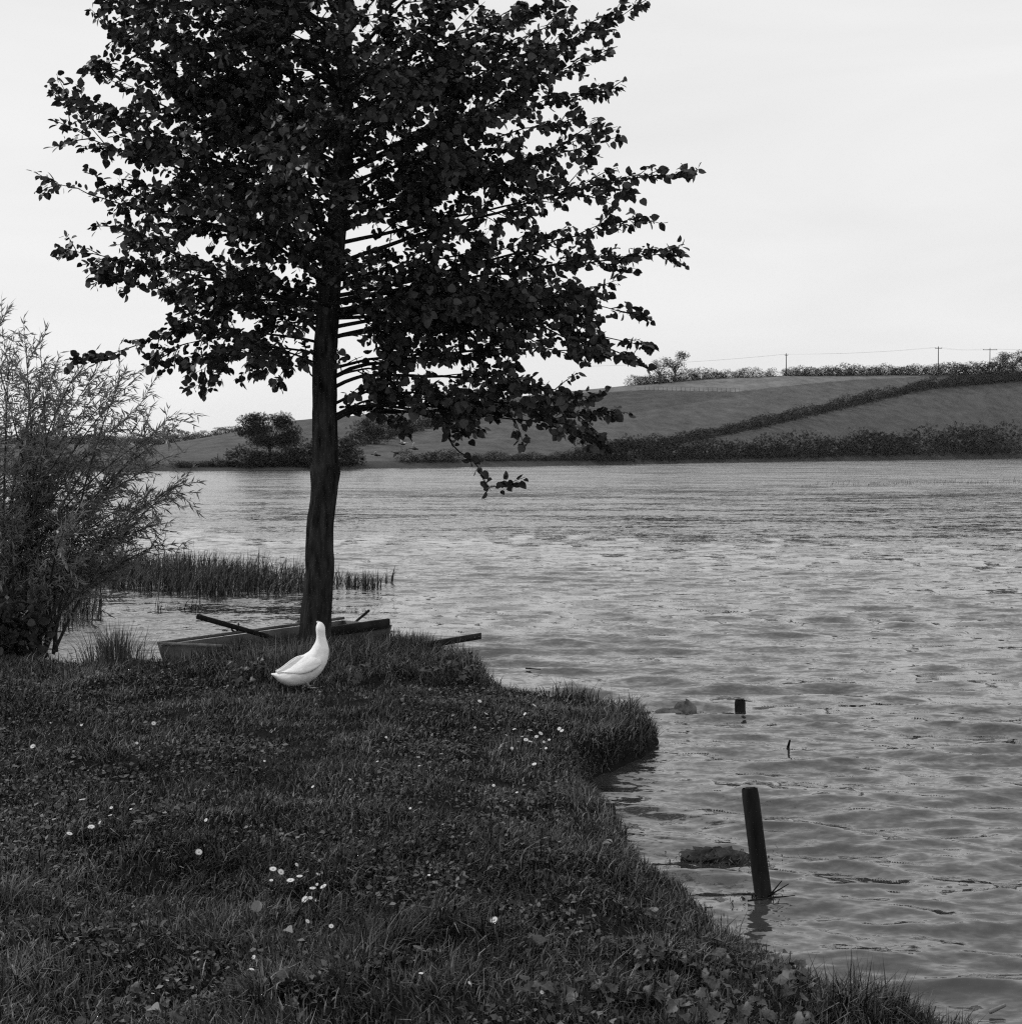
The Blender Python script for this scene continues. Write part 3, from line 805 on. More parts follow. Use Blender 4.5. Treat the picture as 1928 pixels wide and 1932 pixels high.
# ------------------------------------------------------------------ the moored boat
def boat():
    T1, T2, T3, T4 = at_z(297, 1217, .30), at_z(424, 1223, .30), at_z(741, 1178, .40), at_z(648, 1169, .40)   # far left, near left, near right, far right gunwale corners
    org = (T1 + T2 + T3 + T4) / 4; org[2] = 0
    root = empty('rowing_boat', org); tag(root, 'weathered flat-bottomed wooden boat moored behind the poplar', 'boat')
    c = (T1 + T2 + T3 + T4) / 4
    def low(P, z):
        q = P.copy(); k = (P[2] - z) * .28
        d = c - P; d[2] = 0; d /= np.linalg.norm(d); q = q + d * k; q[2] = z; return q
    def wall(a, b, name, mtl, z0=-.06, th=.022, rows=2, top=0.0):
        n_in = np.cross(b - a, [0, 0, 1.0]); n_in = n_in / np.linalg.norm(n_in)
        if n_in @ (c - a) < 0: n_in = -n_in
        for r in range(rows):
            f0, f1 = r / rows, (r + 1) / rows
            def lv(P, f): q = low(P, z0); return q + (P - q) * f
            A0, B0, A1, B1 = lv(a, f0), lv(b, f0), lv(a, f1 - .012), lv(b, f1 - .012)
            off = n_in * (.006 if r % 2 == 0 else 0)
            mb = MB()
            mb.hexa(np.array([A0 + off, B0 + off, B0 + n_in * th + off, A0 + n_in * th + off, A1 + off, B1 + off, B1 + n_in * th + off, A1 + n_in * th + off]) - org)
            link(name, mb.mesh(name, mtl), root)
    wall(T1, T4, 'plank', M['boat_wood'], rows=3)
    wall(T2, T3, 'plank', M['boat_wood'], rows=3)
    wall(T1, T2, 'transom', M['boat_wood'], rows=1)
    wall(T4, T3, 'transom', M['boat_wood'], rows=1)
    def rail(a, b, w=.035, h=.022, dz=.004, mtl='boat_rail', name='gunwale'):
        n_in = np.cross(b - a, [0, 0, 1.0]); n_in = n_in / np.linalg.norm(n_in)
        if n_in @ (c - a) < 0: n_in = -n_in
        up = np.array([0, 0, 1.0]); a, b = a + up * dz - n_in * .008, b + up * dz - n_in * .008
        mb = MB(); mb.hexa(np.array([a, b, b + n_in * w, a + n_in * w, a + up * h, b + up * h, b + n_in * w + up * h, a + n_in * w + up * h]) - org)
        link(name, mb.mesh(name, M[mtl]), root)
    rail(T1, T4, mtl='boat_wood'); rail(T1 + .02 * (T2 - T1), T2, dz=.005)
    # heavy dark rubbing beam over the near side towards the right end
    a = T2 + (T3 - T2) * .62; rail(a, T3 - (T3 - T2) * .02, w=.05, h=.085, dz=-.03, mtl='dark_wood', name='beam')
    # bottom and seats
    mb = MB(); B = [low(T, .0) for T in (T1, T2, T3, T4)]
    up = np.array([0, 0, 1.0])
    mb.hexa(np.array([b - up * .03 for b in B] + [b + up * .02 for b in B]) - org); link('bottom', mb.mesh('bottom', M['boat_wood']), root)
    for t, w in ((.18, .16), (.52, .15), (.86, .18)):
        mb = MB()
        def lv(P, f=.62): q = low(P, -.06); return q + (P - q) * f
        a0, b0 = lv(T1) + (lv(T4) - lv(T1)) * t, lv(T2) + (lv(T3) - lv(T2)) * t
        ax = norm(T4 - T1) * w
        mb.hexa(np.array([a0, b0, b0 + ax, a0 + ax, a0 + up * .02, b0 + up * .02, b0 + ax + up * .02, a0 + ax + up * .02]) - org)
        link('seat', mb.mesh('seat', M['pale_wood' if t < .3 else 'boat_wood']), root)
    # rowlock prongs on the far gunwale
    f = .40
    k = T1 + (T4 - T1) * f
    for s in (-1, 1):
        mb = MB(); d = norm(T4 - T1)
        mb.tube(np.array([k + up * .02 + d * .01 * s, k + up * .05 + d * .035 * s, k + up * .10 + d * .03 * s]) - org, [.009, .009, .006], 6)
        link('rowlock', mb.mesh('rowlock', M['dark_wood'], True), root)
    return T1, T2, T3, T4
T1, T2, T3, T4 = boat()
def stick(name, a, b, r0, r1, mtl, label, cat, sides=8, bend=0.0, parts=True):
    a, b = np.array(a), np.array(b)
    m_ = (a + b) / 2 + np.array([0, 0, bend])
    mb = MB(); mb.tube(bez(a, m_, b, 8) - a, np.linspace(r0, r1, 8), sides, True, .12)
    o = link(name, mb.mesh(name, mtl, True)); o.location = a
    return tag(o, label, cat)
d0 = T1[1] + (T4[1] - T1[1]) * .4
root_a = at_Y(372, 1163, d0 - .15); root_b = at_Y(505, 1201, d0 - .25)
oar = empty('oar', root_b); tag(oar, 'wooden oar resting across the boat side, handle raised over the water', 'oar')
mb = MB(); mb.tube(np.array([root_a, root_a * .5 + root_b * .5, root_b]) - root_b, [.024, .022, .021], 10, True, .04); link('shaft', mb.mesh('shaft', M['old_wood'], True), oar)
d = norm(root_b - root_a); e = root_b + d * .42
sdv = norm(np.cross(d, [0, 0, 1.0]))
mb = MB(); mb.hexa(np.array([root_b - sdv * .02, root_b + sdv * .02, root_b + sdv * .02 + [0, 0, .015], root_b - sdv * .02 + [0, 0, .015], e - sdv * .06, e + sdv * .06, e + sdv * .06 + [0, 0, .012], e - sdv * .06 + [0, 0, .012]]) - root_b)
link('blade', mb.mesh('oar_blade', M['old_wood']), oar)
stick('wooden_stick', at_Y(668, 1176, T4[1] + .05), at_Y(696, 1152, T4[1] + .25), .012, .013, M['old_wood'], 'pale stick poking up over the right end of the boat', 'stick')
# plank with bolts on the point
pa, pb = at_z(850, 1216, .24), at_z(908, 1206, .24)
pl = empty('jutting_plank', (pa + pb) / 2); tag(pl, 'short dark plank with pale bolts jutting from the bank over the water', 'plank')
mb = MB(); up = np.array([0, 0, 1.0]); nb = np.array([0, .05, 0]); pa = pa - (pb - pa) * .6
mb.hexa(np.array([pa, pb, pb + nb, pa + nb, pa + up * .055, pb + up * .055, pb + nb + up * .055, pa + nb + up * .055]) - (at_z(850, 1216, .24) + pb) / 2)
link('board', mb.mesh('board', M['dark_wood']), pl)
for t in (.86, .95):
    mb = MB(); q = pa + (pb - pa) * t + up * .028 - (at_z(850, 1216, .24) + pb) / 2
    mb.tube(np.array([q + [0, .004, 0], q - [0, .006, 0]]), [.006, .005], 8); link('bolt', mb.mesh('bolt', M['boat_rail']), pl)

# ------------------------------------------------------------------ posts, stones and drift in the water
def stake(name, bx, by, tx, ty, w, label, mtl, sink=.4, z=0.0, tilt_y=.1):
    b = at_z(bx, by, z)
    t = at_Y(tx, ty, b[1] + tilt_y)
    r = w / 2 / F * b[1]
    d = norm(t - b)
    root = empty(name, b); tag(root, label, 'post')
    n, s = 26, 20
    C = np.linspace(-sink, np.linalg.norm(t - b), n)[:, None] * d
    A = norm(np.cross(d, [0, 1, 0])); B = np.cross(d, A)
    th = np.linspace(0, 2 * math.pi, s, endpoint=False)
    rr = r * (1 + .10 * (N1(th[None] * 2.2 + bx, np.linspace(0, 3, n)[:, None]) - .5) + .06 * (N2(th[None] * 5 + bx, np.linspace(0, 1.5, n)[:, None]) - .5))
    rr[:, -1] = (rr[:, -2] + rr[:, 0]) / 2
    rr[-1] *= .92
    V = (C[:, None, :] + rr[..., None] * (np.cos(th)[None, :, None] * A + np.sin(th)[None, :, None] * B)).reshape(-1, 3)
    i, j = np.meshgrid(np.arange(n - 1), np.arange(s), indexing='ij'); jn = (j + 1) % s
    f4 = np.stack([i * s + j, i * s + jn, (i + 1) * s + jn, (i + 1) * s + j], -1).reshape(-1, 4)
    link('shaft', mesh_np('stake_shaft', V, f4, mtl, True), root)
    mb = MB(); top = C[-1]
    ring = top + .9 * r * (np.cos(th)[:, None] * A + np.sin(th)[:, None] * B) + d * (RNG.random(s)[:, None] - .5) * .016
    mb.add(np.concatenate([ring, [top + d * .006]]), None, [(k, (k + 1) % s, s) for k in range(s)])
    link('end_grain', mb.mesh('end_grain', M['old_wood']), root)
    return root, b
_, SB = stake('leaning_stake', 1440, 1692, 1414, 1488, 33, 'thick wooden stake leaning in the water beside the leafy bank', M['old_wood'])
stake('post_stump', 1396, 1340, 1396, 1321, 20, 'short black post stump sticking up out of the water near the pale stone', M['dark_wood'], tilt_y=0)
g = ground_px(1150, 1545)
stake('rotten_post', 1150, 1548, 1148, 1520, 26, 'rotten black post end at the inner bend of the bank', M['dark_wood'], tilt_y=0)
for k, (a, b_, c_, d_) in enumerate([(1452, 1690, 1475, 1662), (1448, 1692, 1488, 1668), (1410, 1700, 1462, 1694), (1400, 1688, 1440, 1690), (1448, 1695, 1500, 1690)]):
    p0 = at_z(a, b_, .01); p1 = at_Y(c_, d_, p0[1] - .02)
    stick('drift_twig', p0, p1, .0045, .002, M['twig'], 'thin broken reed stalk caught at the foot of the leaning stake', 'twig', 5)['group'] = 'stalks caught at the stake'
def stone(name, x, y, sx, sy, sz, label, mtl, seed, z=0.0, cat='stone', rough=.28):
    p = at_z(x, y, z)
    n, s = 22, 36
    ph = np.linspace(0, math.pi, n)[:, None]; th = np.linspace(0, 2 * math.pi, s, endpoint=False)[None]
    nb = Noise2(seed)
    r = .75 + .5 * nb(np.cos(th) * 1.6 + 5 + 0 * ph, np.sin(th) * 1.6 * np.sin(ph) + ph * 1.5)
    r = r * (1 + rough * (nb.fbm(np.cos(th) * 4 + 9 + ph * 2, np.sin(th) * 4 + ph * 5, 3) - .5))
    V = np.stack([r * np.sin(ph) * np.cos(th) * sx, r * np.sin(ph) * np.sin(th) * sy, r * np.cos(ph) * sz + 0 * th], -1).reshape(-1, 3)
    i, j = np.meshgrid(np.arange(n - 1), np.arange(s), indexing='ij'); jn = (j + 1) % s
    f4 = np.stack([i * s + j, (i + 1) * s + j, (i + 1) * s + jn, i * s + jn], -1).reshape(-1, 4)
    o = link(name, mesh_np(name, V, f4, mtl, True)); o.location = p
    return tag(o, label, cat)
stone('stone', 1293, 1343, .085, .07, .08, 'round pale stone in the shallows off the bank corner', M['stone'], 21)
stone('stone', 1262, 1345, .10, .05, .03, 'low flat pale stone between the bank corner and the round stone', M['stone'], 22)
stone('stone', 1373, 1351, .06, .05, .022, 'small wet stone just above the water beside the post stump', M['wet_stone'], 23)
stone('stone', 1402, 1354, .045, .04, .016, 'tiny wet stone at the foot of the post stump', M['wet_stone'], 24)
stone('weed_covered_stone', 1345, 1622, .17, .11, .045, 'dark weed-covered stone breaking the water beside the leaning stake', M['wet_stone'], 25, z=-.022, rough=.9)
for x, y, lab in [(1335, 1622, 'dark water weed trailing over the wet stone by the stake'), (1385, 1618, 'dark tangle of water weed between the wet stone and the stake'), (1440, 1698, 'dark weed tangled round the foot of the leaning stake')]:
    p = at_z(x, y, 0); root = empty('water_weed', p); tag(root, lab, 'water weed'); n = 120 if x < 1430 else 60
    sp = .09 if x < 1430 else .05
    a = RNG.uniform(0, 6.28, n); r = np.abs(RNG.normal(0, sp, n))
    blade_object('fronds', (r * np.cos(a) * 1.4, r * np.sin(a), RNG.uniform(-.02, .012, n), RNG.uniform(.02, .05, n), RNG.uniform(.004, .009, n), RNG.uniform(1.4, 2.0, n), RNG.uniform(0, 6.28, n), RNG.beta(1, 4, n)), M['reed'], root)['kind'] = 'stuff'
stick('floating_stick', at_z(992, 1261, .01), at_z(1020, 1263, .015), .008, .005, M['dark_wood'], 'thin dark stick floating on open water off the grassy point', 'stick', 6)
stick('reed_stub', at_z(1485, 1416, -.05), at_Y(1490, 1397, at_z(1485, 1416, 0)[1]), .012, .006, M['dark_wood'], 'short dark stub standing alone in open water', 'stick', 6)
stick('floating_stick', at_z(1868, 1910, .012), at_z(1896, 1897, .02), .008, .006, M['pale_wood'], 'pale stick floating close to the low bank edge', 'stick', 6)

# ------------------------------------------------------------------ the white duck
def loft(st, sides=24):
    """st: rows of (centre xyz, half width lateral, half height in plane); plane x-z, lateral y"""
    st = np.array(st, float)
    S = spline(st, 60)
    P, w, h = S[:, :3], np.maximum(S[:, 3], .001), np.maximum(S[:, 4], .001)
    T = norm(np.gradient(P, axis=0)); Lat = np.repeat([[0, 1.0, 0]], len(P), 0)
    Up = norm(np.cross(T, Lat)) * -1
    th = np.linspace(0, 2 * math.pi, sides, endpoint=False)
    V = P[:, None] + w[:, None, None] * np.cos(th)[None, :, None] * Lat[:, None] + h[:, None, None] * np.sin(th)[None, :, None] * Up[:, None]
    n = len(P)
    i, j = np.meshgrid(np.arange(n - 1), np.arange(sides), indexing='ij'); jn = (j + 1) % sides
    f4 = np.stack([i * sides + j, i * sides + jn, (i + 1) * sides + jn, (i + 1) * sides + j], -1).reshape(-1, 4)
    V = np.concatenate([V.reshape(-1, 3), P[:1], P[-1:]])
    k = n * sides
    f3 = [(k, (q + 1) % sides, q) for q in range(sides)] + [(k + 1, (n - 1) * sides + q, (n - 1) * sides + (q + 1) % sides) for q in range(sides)]
    return V, f4, np.array(f3)
DK = ground_px(580, 1303)
duck = empty('white_duck', (DK[0], DK[1], DK[2] + .022), math.radians(22), 1.03)
tag(duck, 'white duck standing upright on the grass in front of the poplar', 'duck')
u0 = .255                                                        # feet under the body
body = [((.00 - u0), 0, .112, .014, .004), ((.03 - u0), 0, .100, .040, .020), ((.075 - u0), 0, .088, .068, .046), ((.14 - u0), 0, .088, .096, .074),
        ((.21 - u0), 0, .116, .100, .090), ((.270 - u0), 0, .152, .100, .092), ((.318 - u0), 0, .197, .088, .080), ((.343 - u0), 0, .240, .070, .068), ((.354 - u0), 0, .282, .058, .057),
        ((.358 - u0), .002, .322, .041, .041), ((.357 - u0), .005, .358, .033, .033), ((.356 - u0), .008, .388, .032, .032), ((.356 - u0), .012, .414, .033, .033), ((.357 - u0), .020, .436, .027, .028), ((.358 - u0), .030, .452, .016, .018), ((.358 - u0), .036, .459, .004, .005)]
V, f4, f3 = loft(body, 48)
fl = (N1.fbm(V[:, 0] * 26 + V[:, 1] * 9, V[:, 2] * 40, 3) - .5) * .010 * sstep(.30, .16, V[:, 2])
V[:, 1] += np.sign(V[:, 1]) * fl; V[:, 2] += fl * .6
link('body', mesh_np('duck_body', V, [f4, f3], M['feather'], True), duck)
for sgn in (-1, 1):
    # folded wing: a shallow shell lying along the flank with pointed primaries
    n, s = 26, 11
    t = np.linspace(0, 1, n); Vw = []
    for k, tk in enumerate(t):
        xx = .335 - u0 - tk * .30
        wz = .190 - tk * .066 + .012 * math.sin(tk * 3)
        hw = .054 * math.sin(min(1, tk * 2.2 + .12) * math.pi / 2) * (1 - sstep(.45, 1.0, tk) * .86)
        lat = float(np.interp(xx + u0, [.03, .075, .14, .21, .275, .325, .352], [.036, .058, .084, .098, .100, .086, .064]))
        for q in range(s):
            a = (q / (s - 1) - .5) * 2
            zz_ = wz + a * hw
            cz = float(np.interp(xx + u0, [.03, .075, .14, .21, .275, .325], [.104, .093, .094, .115, .150, .190]))
            hh = float(np.interp(xx + u0, [.03, .075, .14, .21, .275, .325], [.014, .036, .066, .090, .094, .080]))
            bulge = math.sqrt(max(.03, 1 - min(.97, ((zz_ - cz) / (hh * 1.04)) ** 2)))
            yy_ = lat * bulge + .010 * (1 - a * a) * (1 - .3 * tk) + .005
            if a < -.55: yy_ += .006
            Vw.append((xx, sgn * yy_, zz_))
    Vw = np.array(Vw)
    fw = grid_faces(n, s)
    me = mesh_np('wing', Vw, fw, M['feather'], True)
    o = link('wing', me, duck)
    so = o.modifiers.new('thickness', 'SOLIDIFY'); so.thickness = .006; so.offset = 0
    # leg and webbed foot
    mb = MB()
    mb.tube(np.array([(.0, sgn * .045, .075), (-.012, sgn * .045, .045), (.0, sgn * .045, .012)]), [.016, .009, .007], 8)
    toe = np.array([(-.012, sgn * .045, .012), (.06, sgn * .045 - .028, .004), (.072, sgn * .045, .004), (.06, sgn * .045 + .028, .004), (-.012, sgn * .045, .002)])
    mb.add(toe, None, [(0, 1, 2), (0, 2, 3), (4, 2, 1), (4, 3, 2), (0, 4, 1), (0, 3, 4)])
    link('leg', mb.mesh('duck_leg', M['bill'], True), duck)
    mb = MB(); ph = np.linspace(-1, 1, 7)
    mb.tube(np.column_stack([np.full(7, .356 - u0 + sgn * .029), np.full(7, .020), .420 + ph * .0045]), .0045 * np.sqrt(np.maximum(.02, 1 - ph ** 2)), 8)
    link('eye', mb.mesh('duck_eye', M['eye'], True), duck)
V, f4, f3 = loft([(0, 0, 0, .014, .013), (.018, 0, .006, .013, .009), (.043, 0, .012, .014, .006), (.063, 0, .016, .012, .004), (.07, 0, .018, .006, .002)], 14)
V = np.stack([.357 - u0 - V[:, 1], .026 + V[:, 0], .440 + V[:, 2]], 1)
link('bill', mesh_np('duck_bill', V, [f4, f3], M['bill'], True), duck)
# curled tail feather
mb = MB(); mb.tube(np.array([(.07 - u0, 0, .118), (.045 - u0, 0, .128), (.03 - u0, 0, .136), (.035 - u0, 0, .144)]), [.008, .007, .005, .002], 6); link('tail_feather', mb.mesh('tail_feather', M['feather'], True), duck)

# ------------------------------------------------------------------ wild ducks in flight over the lake
def flying(x, y, Y, yaw, flap, bank, label):
    p = at_Y(x, y, Y)
    root = empty('flying_bird', p, yaw, 1.25); root.rotation_euler = (bank, 0, yaw)
    tag(root, label, 'bird', 'wild ducks in flight over the lake')
    V, f4, f3 = loft([(-.24, 0, .0, .03, .006), (-.16, 0, 0, .05, .03), (0, 0, 0, .07, .06), (.13, 0, .01, .055, .05), (.2, 0, .03, .03, .028), (.3, 0, .05, .024, .022), (.35, 0, .055, .03, .028), (.4, 0, .05, .014, .01), (.44, 0, .045, .008, .005)], 10)
    link('body', mesh_np('bird_body', V, [f4, f3], M['bird_dark'], True), root)
    for s in (-1, 1):
        a = math.radians(flap)
        def w(d, xx, k=1.0): return (xx, s * d * math.cos(a * k), d * math.sin(a * k) + .02)
        Vw = np.array([w(.04, .12), w(.04, -.08), w(.22, .14), w(.22, -.05), w(.36, .08, .8), w(.36, -.05, .8), w(.5, -.02, .65), w(.48, -.07, .65)])
        me = mesh_np('bird_wing', Vw, np.array([(0, 2, 3, 1), (2, 4, 5, 3), (4, 6, 7, 5)]), M['bird_light' if flap > 0 else 'bird_dark'])
        o = link('wing', me, root)
        so = o.modifiers.new('thickness', 'SOLIDIFY'); so.thickness = .02
for a in [(683, 864, 112, 3.0, -15, .2, 'low dark wild duck trailing last of the flock over the water'),
          (712, 859, 108, 2.9, 12, .3, 'dark wild duck flying with level wings, second from the trailing one'),
          (748, 854, 112, 2.7, -35, -.2, 'wild duck with wings lowered, flying in the middle of the flock'),
          (760, 838, 110, 2.3, 48, .5, 'wild duck flying highest with pale raised wings'),
          (783, 847, 108, 2.9, 30, .5, 'wild duck with spread pale wings leading the flock over the water')]: flying(*a)

# ------------------------------------------------------------------ flowers, weeds and fallen leaves
def petal_head():
    mb = MB(); n = 16
    for k in range(n):
        a = 2 * math.pi * k / n; c, s = math.cos(a), math.sin(a)
        p = np.array([(.25, -.06, 0), (.7, -.12, .05), (1.0, 0, .02), (.7, .12, .05), (.25, .06, 0)])
        mb.add(np.stack([p[:, 0] * c - p[:, 1] * s, p[:, 0] * s + p[:, 1] * c, p[:, 2] + .02 * (k % 2)], 1), None, [(0, 1, 4), (1, 3, 4), (1, 2, 3)])
    return mb.mesh('daisy_petals', M['petal'])
PET = petal_head()
mb = MB(); mb.tube(np.array([(0, 0, -.05), (0, 0, .06), (0, 0, .14)]), [.30, .28, .12], 8); CEN = mb.mesh('daisy_centre', M['flower_centre'], True)
mb = MB(); mb.tube(np.array([(0, 0, -5.0), (.15, .1, -2.5), (0, 0, 0)]), [.07, .06, .06], 5); STM = mb.mesh('daisy_stem', M['weed'], True)
DA = [(500, 1650), (515, 1640), (530, 1646), (512, 1660), (560, 1632), (580, 1640), (590, 1650), (575, 1662), (600, 1640), (610, 1648), (548, 1655), (596, 1665), (565, 1647), (585, 1690)]
DB = [(917, 1348), (990, 1363), (1055, 1375), (1008, 1332), (1026, 1400), (985, 1390), (992, 1396), (1030, 1412), (966, 1412), (1020, 1413), (944, 1410), (1000, 1378), (896, 1375), (905, 1333), (1060, 1379), (930, 1378), (1000, 1402), (978, 1400), (1012, 1390), (1036, 1396), (955, 1396), (1020, 1384), (970, 1376)]
DC_ = [(102, 1546), (172, 1553), (188, 1550), (210, 1524), (208, 1538), (131, 1570), (247, 1527), (155, 1512)]
DD = [(62, 1420, 'white daisy alone on the lawn near the dark shrub'), (290, 1365, 'white daisy in the middle of the lawn in front of the boat'), (297, 1300, 'white daisy just in front of the boat bow'), (375, 1608, 'single daisy beside the main daisy clump'), (625, 1748, 'daisy in the shaggy near grass below the main daisy clump'), (932, 1732, 'daisy among fallen leaves near the low weeds'), (590, 1485, 'daisy in a dark hollow of the lawn'), (630, 1408, 'daisy on the open lawn below the white duck'), (712, 1437, 'daisy between the duck and the bank bend'), (1008, 1442, 'daisy near the inner bank bend')]
def daisy(x, y, label, group, s=None):
    p = ground_px(x, y, .075)
    s = (s or RNG.choice([.009, .011, .014, .016]) * RNG.uniform(.9, 1.1))
    root = empty('daisy', (p[0], p[1], p[2] + .075), RNG.uniform(0, 6)); root.scale = (s,) * 3
    root.rotation_euler = (RNG.uniform(-.2, .9), RNG.uniform(-.6, .5), RNG.uniform(-.8, .8))
    for nme, me in (('petals', PET), ('flower_centre', CEN), ('stem', STM)): link(nme, me, root)
    tag(root, label, 'flower', group)
for x, y in DA: daisy(x, y, 'white daisy in the dense clump in the middle of the near lawn', 'daisies of the lawn clump')
for x, y in DB: daisy(x, y, 'white daisy scattered near the overhanging bank corner', 'daisies by the bank corner')
for x, y in DC_: daisy(x, y, 'white daisy in the loose row on the left lawn', 'daisies on the left lawn')
for x, y, l in DD: daisy(x, y, l, None)
for k in range(26):
    x, y = RNG.uniform(20, 1050), RNG.uniform(1360, 1880)
    daisy(x, y, 'tiny half-closed daisy sunk in the lawn grass', 'tiny daisies sunk in the grass', RNG.uniform(.006, .010))

def toothed():
    # three-lobed, toothed weed leaf, length ~1
    out = [(0, 0), (.18, .10), (.42, .08), (.55, .28), (.46, .40), (.52, .55), (.30, .58), (.26, .78), (.12, .82), (0, 1.05)]
    out = out + [(-x, y) for x, y in out[-2:0:-1]]
    V = np.array([(x, y, .30 * abs(x) - .50 * max(0, y - .4)) for x, y in out] + [(0, .45, -.04)])
    n = len(out)
    return V, np.array([(k, (k + 1) % n, n) for k in range(n)])
TV, TF = toothed()
WEED = mesh_np('weed_leaf', TV, TF, M['weed'])
mb = MB(); mb.tube(np.array([(0, 0, -.3), (0, 0, .4), (.05, .05, 1.0)]), [.035, .03, .02], 5); WST = mb.mesh('weed_stem', M['weed'], True)
def weed(x, y, h, ls, n, label, group):
    p = ground_px(x, y, h * .6)
    root = empty('leafy_weed', p, RNG.uniform(0, 6.28))
    tag(root, label, 'weed', group)
    st = link('stem', WST, root); st.scale = (h, h, h)
    a0 = RNG.uniform(0, 6)
    for k in range(n):
        a = a0 + 2.4 * k
        o = link('leaf', WEED, root)
        hh = h * (.55 + .45 * k / max(1, n - 1))
        o.location = (math.cos(a) * .012, math.sin(a) * .012, hh)
        o.rotation_euler = (RNG.uniform(-.7, .7), RNG.uniform(-.7, .7), a - math.pi / 2)
        o.scale = (ls * RNG.uniform(.75, 1.2),) * 3
for k in range(95):
    t = RNG.random()
    x = 1040 + 520 * t + RNG.normal(0, 50); y = 1785 + 62 * t + RNG.uniform(-30, 110)
    ls = RNG.choice([.02, .028, .037, .048])
    sz = {.02: 'tiny', .028: 'small', .037: 'medium', .048: 'large'}[float(ls)]
    sd_ = 'water side' if float(shore_sd(*ground_px(x, y)[:2])) < .55 else 'lawn side'
    weed(x, y, RNG.uniform(.05, .11), ls * RNG.uniform(.85, 1.15), 4, f'weed with {sz} toothed leaves on the {sd_} of the low leafy patch', f'{sz}-leaved weeds on the {sd_} of the patch')
for k in range(14):
    weed(RNG.uniform(120, 640), RNG.uniform(1850, 1940), RNG.uniform(.03, .06), RNG.uniform(.03, .05), 3, 'small broad-leaved weed half hidden in the shaggy near grass', 'weeds in the near grass')
for k in range(16):
    weed(RNG.uniform(430, 500), RNG.uniform(1245, 1285), RNG.uniform(.08, .17), RNG.uniform(.03, .05), 5, 'dark leafy weed growing along the boat side', 'weeds along the boat')
for k in range(12):
    weed(RNG.uniform(640, 900), RNG.uniform(1240, 1288), RNG.uniform(.07, .12), RNG.uniform(.035, .055), 5, 'leafy weed in the long grass right of the trunk', 'weeds right of the trunk')
DRY = mesh_np('fallen_leaf', LV * np.array([.75, 1, 2.2]), LF, M['dry_leaf'])
FL = [(940, 1612, .085, 'large pale curled leaf standing in the lawn near the bank bend'), (1150, 1592, .05, 'pale dry leaf lying at the inner bend of the bank'), (1142, 1588, .05, 'slim dry leaf upright beside the inner bank bend'), (1240, 1712, .055, 'dry leaf on the bank edge beside the stake'), (1205, 1690, .05, 'dull fallen leaf a step from the bank edge'), (480, 1722, .07, 'upright dead leaf in the near grass below the daisy clump'), (540, 1755, .06, 'crumpled pale leaf beside a dark grass hollow'), (90, 1700, .07, 'crumpled pale leaf in a dark hollow on the left'), (330, 1850, .07, 'folded dead leaf in the nearest grass'), (900, 1612, .06, 'small dry leaf beside the large curled leaf'), (285, 1905, .07, 'broad dead leaf half sunk in the nearest grass'), (1250, 1880, .05, 'dry leaf among the broad-leaved weeds')]
for x, y, s, l in FL:
    p = ground_px(x, y, .05)
    o = link('fallen_leaf', DRY); o.location = (p[0], p[1], p[2] + .055); o.scale = (s * .8,) * 3
    o.rotation_euler = (RNG.uniform(-.2, 1.0), RNG.uniform(-.5, .5), RNG.uniform(0, 6.28))
    tag(o, l, 'leaf')

# ------------------------------------------------------------------ hedges, trees and poles beyond the lake
BUSH, BUSHF = [], []
for k in range(7):
    pts = leaf_ball(650, .62, .62, .62, .085, 300 + k, lob=2.2, hollow=.3)
    V, Fs = place(LV, LF[::2], *pts)
    V[:, 2] = V[:, 2] / 1.0
    BUSH.append(mesh_np('bush', V, Fs, M['bush'])); BUSHF.append(mesh_np('bush_hazed', V, Fs, M['bush_hazed']))
def hedge(label, base, hts, step=.62, jitter=.4, gap=None, skyline=False, meshes=None, wide=1.25):
    """base, hts: (x, y) / (x, height in px) tables"""
    x0, x1 = base[0][0], base[-1][0]
    root = None; x = x0
    while x <= x1:
        if gap and gap(x): x += 6; continue
        y = float(lerp(base, x)); hp = float(lerp(hts, x)) * RNG.uniform(1 - jitter, 1 + jitter * .7)
        if skyline:
            Yc_ = float(lerp(DC, x)) * skyline; p = np.array([colX(x, Yc_), Yc_, float(hill(x, Yc_))])
        else: p = hill_px(x, y)
        s = 1.08 * hp / F * p[1]
        if root is None:
            root = empty('hedge', p); tag(root, label, 'hedge'); o0 = p
        o = link('bush', random.choice(meshes or BUSH), root)
        o.location = p - o0 - np.array([0, 0, .05 * s]); o.scale = (s * wide * RNG.uniform(.85, 1.2), s * wide, s * .98); o.rotation_euler = (0, 0, RNG.uniform(0, 6.28))
        x += hp * step * RNG.uniform(.7, 1.2)
    return root
hedge('tall dark hedge along the far shore beneath the right-hand field', [(1120, 868), (1300, 865), (1600, 858), (1910, 851)], [(1120, 38), (1160, 44), (1250, 34), (1400, 33), (1560, 42), (1700, 42), (1850, 50), (1910, 46)], step=.5)
hedge('long hedge climbing the slope between the two upper fields', [(1160, 852), (1300, 833), (1430, 806), (1600, 766), (1750, 732), (1940, 716)], [(1160, 22), (1400, 20), (1600, 20), (1700, 19), (1930, 22)], step=.5)
hedge('scrubby hedge on the hill crest below the skyline trees', [(1195, 728), (1350, 714)], [(1195, 22), (1300, 20), (1350, 14)], skyline=1.0, step=.55)
hedge('thin gappy hedge along the middle of the hill crest', [(1356, 712), (1462, 709)], [(1356, 13), (1400, 17), (1462, 15)], skyline=1.0, step=.8)
hedge('long even hedge along the hill crest under the utility poles', [(1482, 709), (1940, 706)], [(1482, 15), (1560, 19), (1750, 18), (1860, 24), (1940, 32)], skyline=1.0, step=.5)
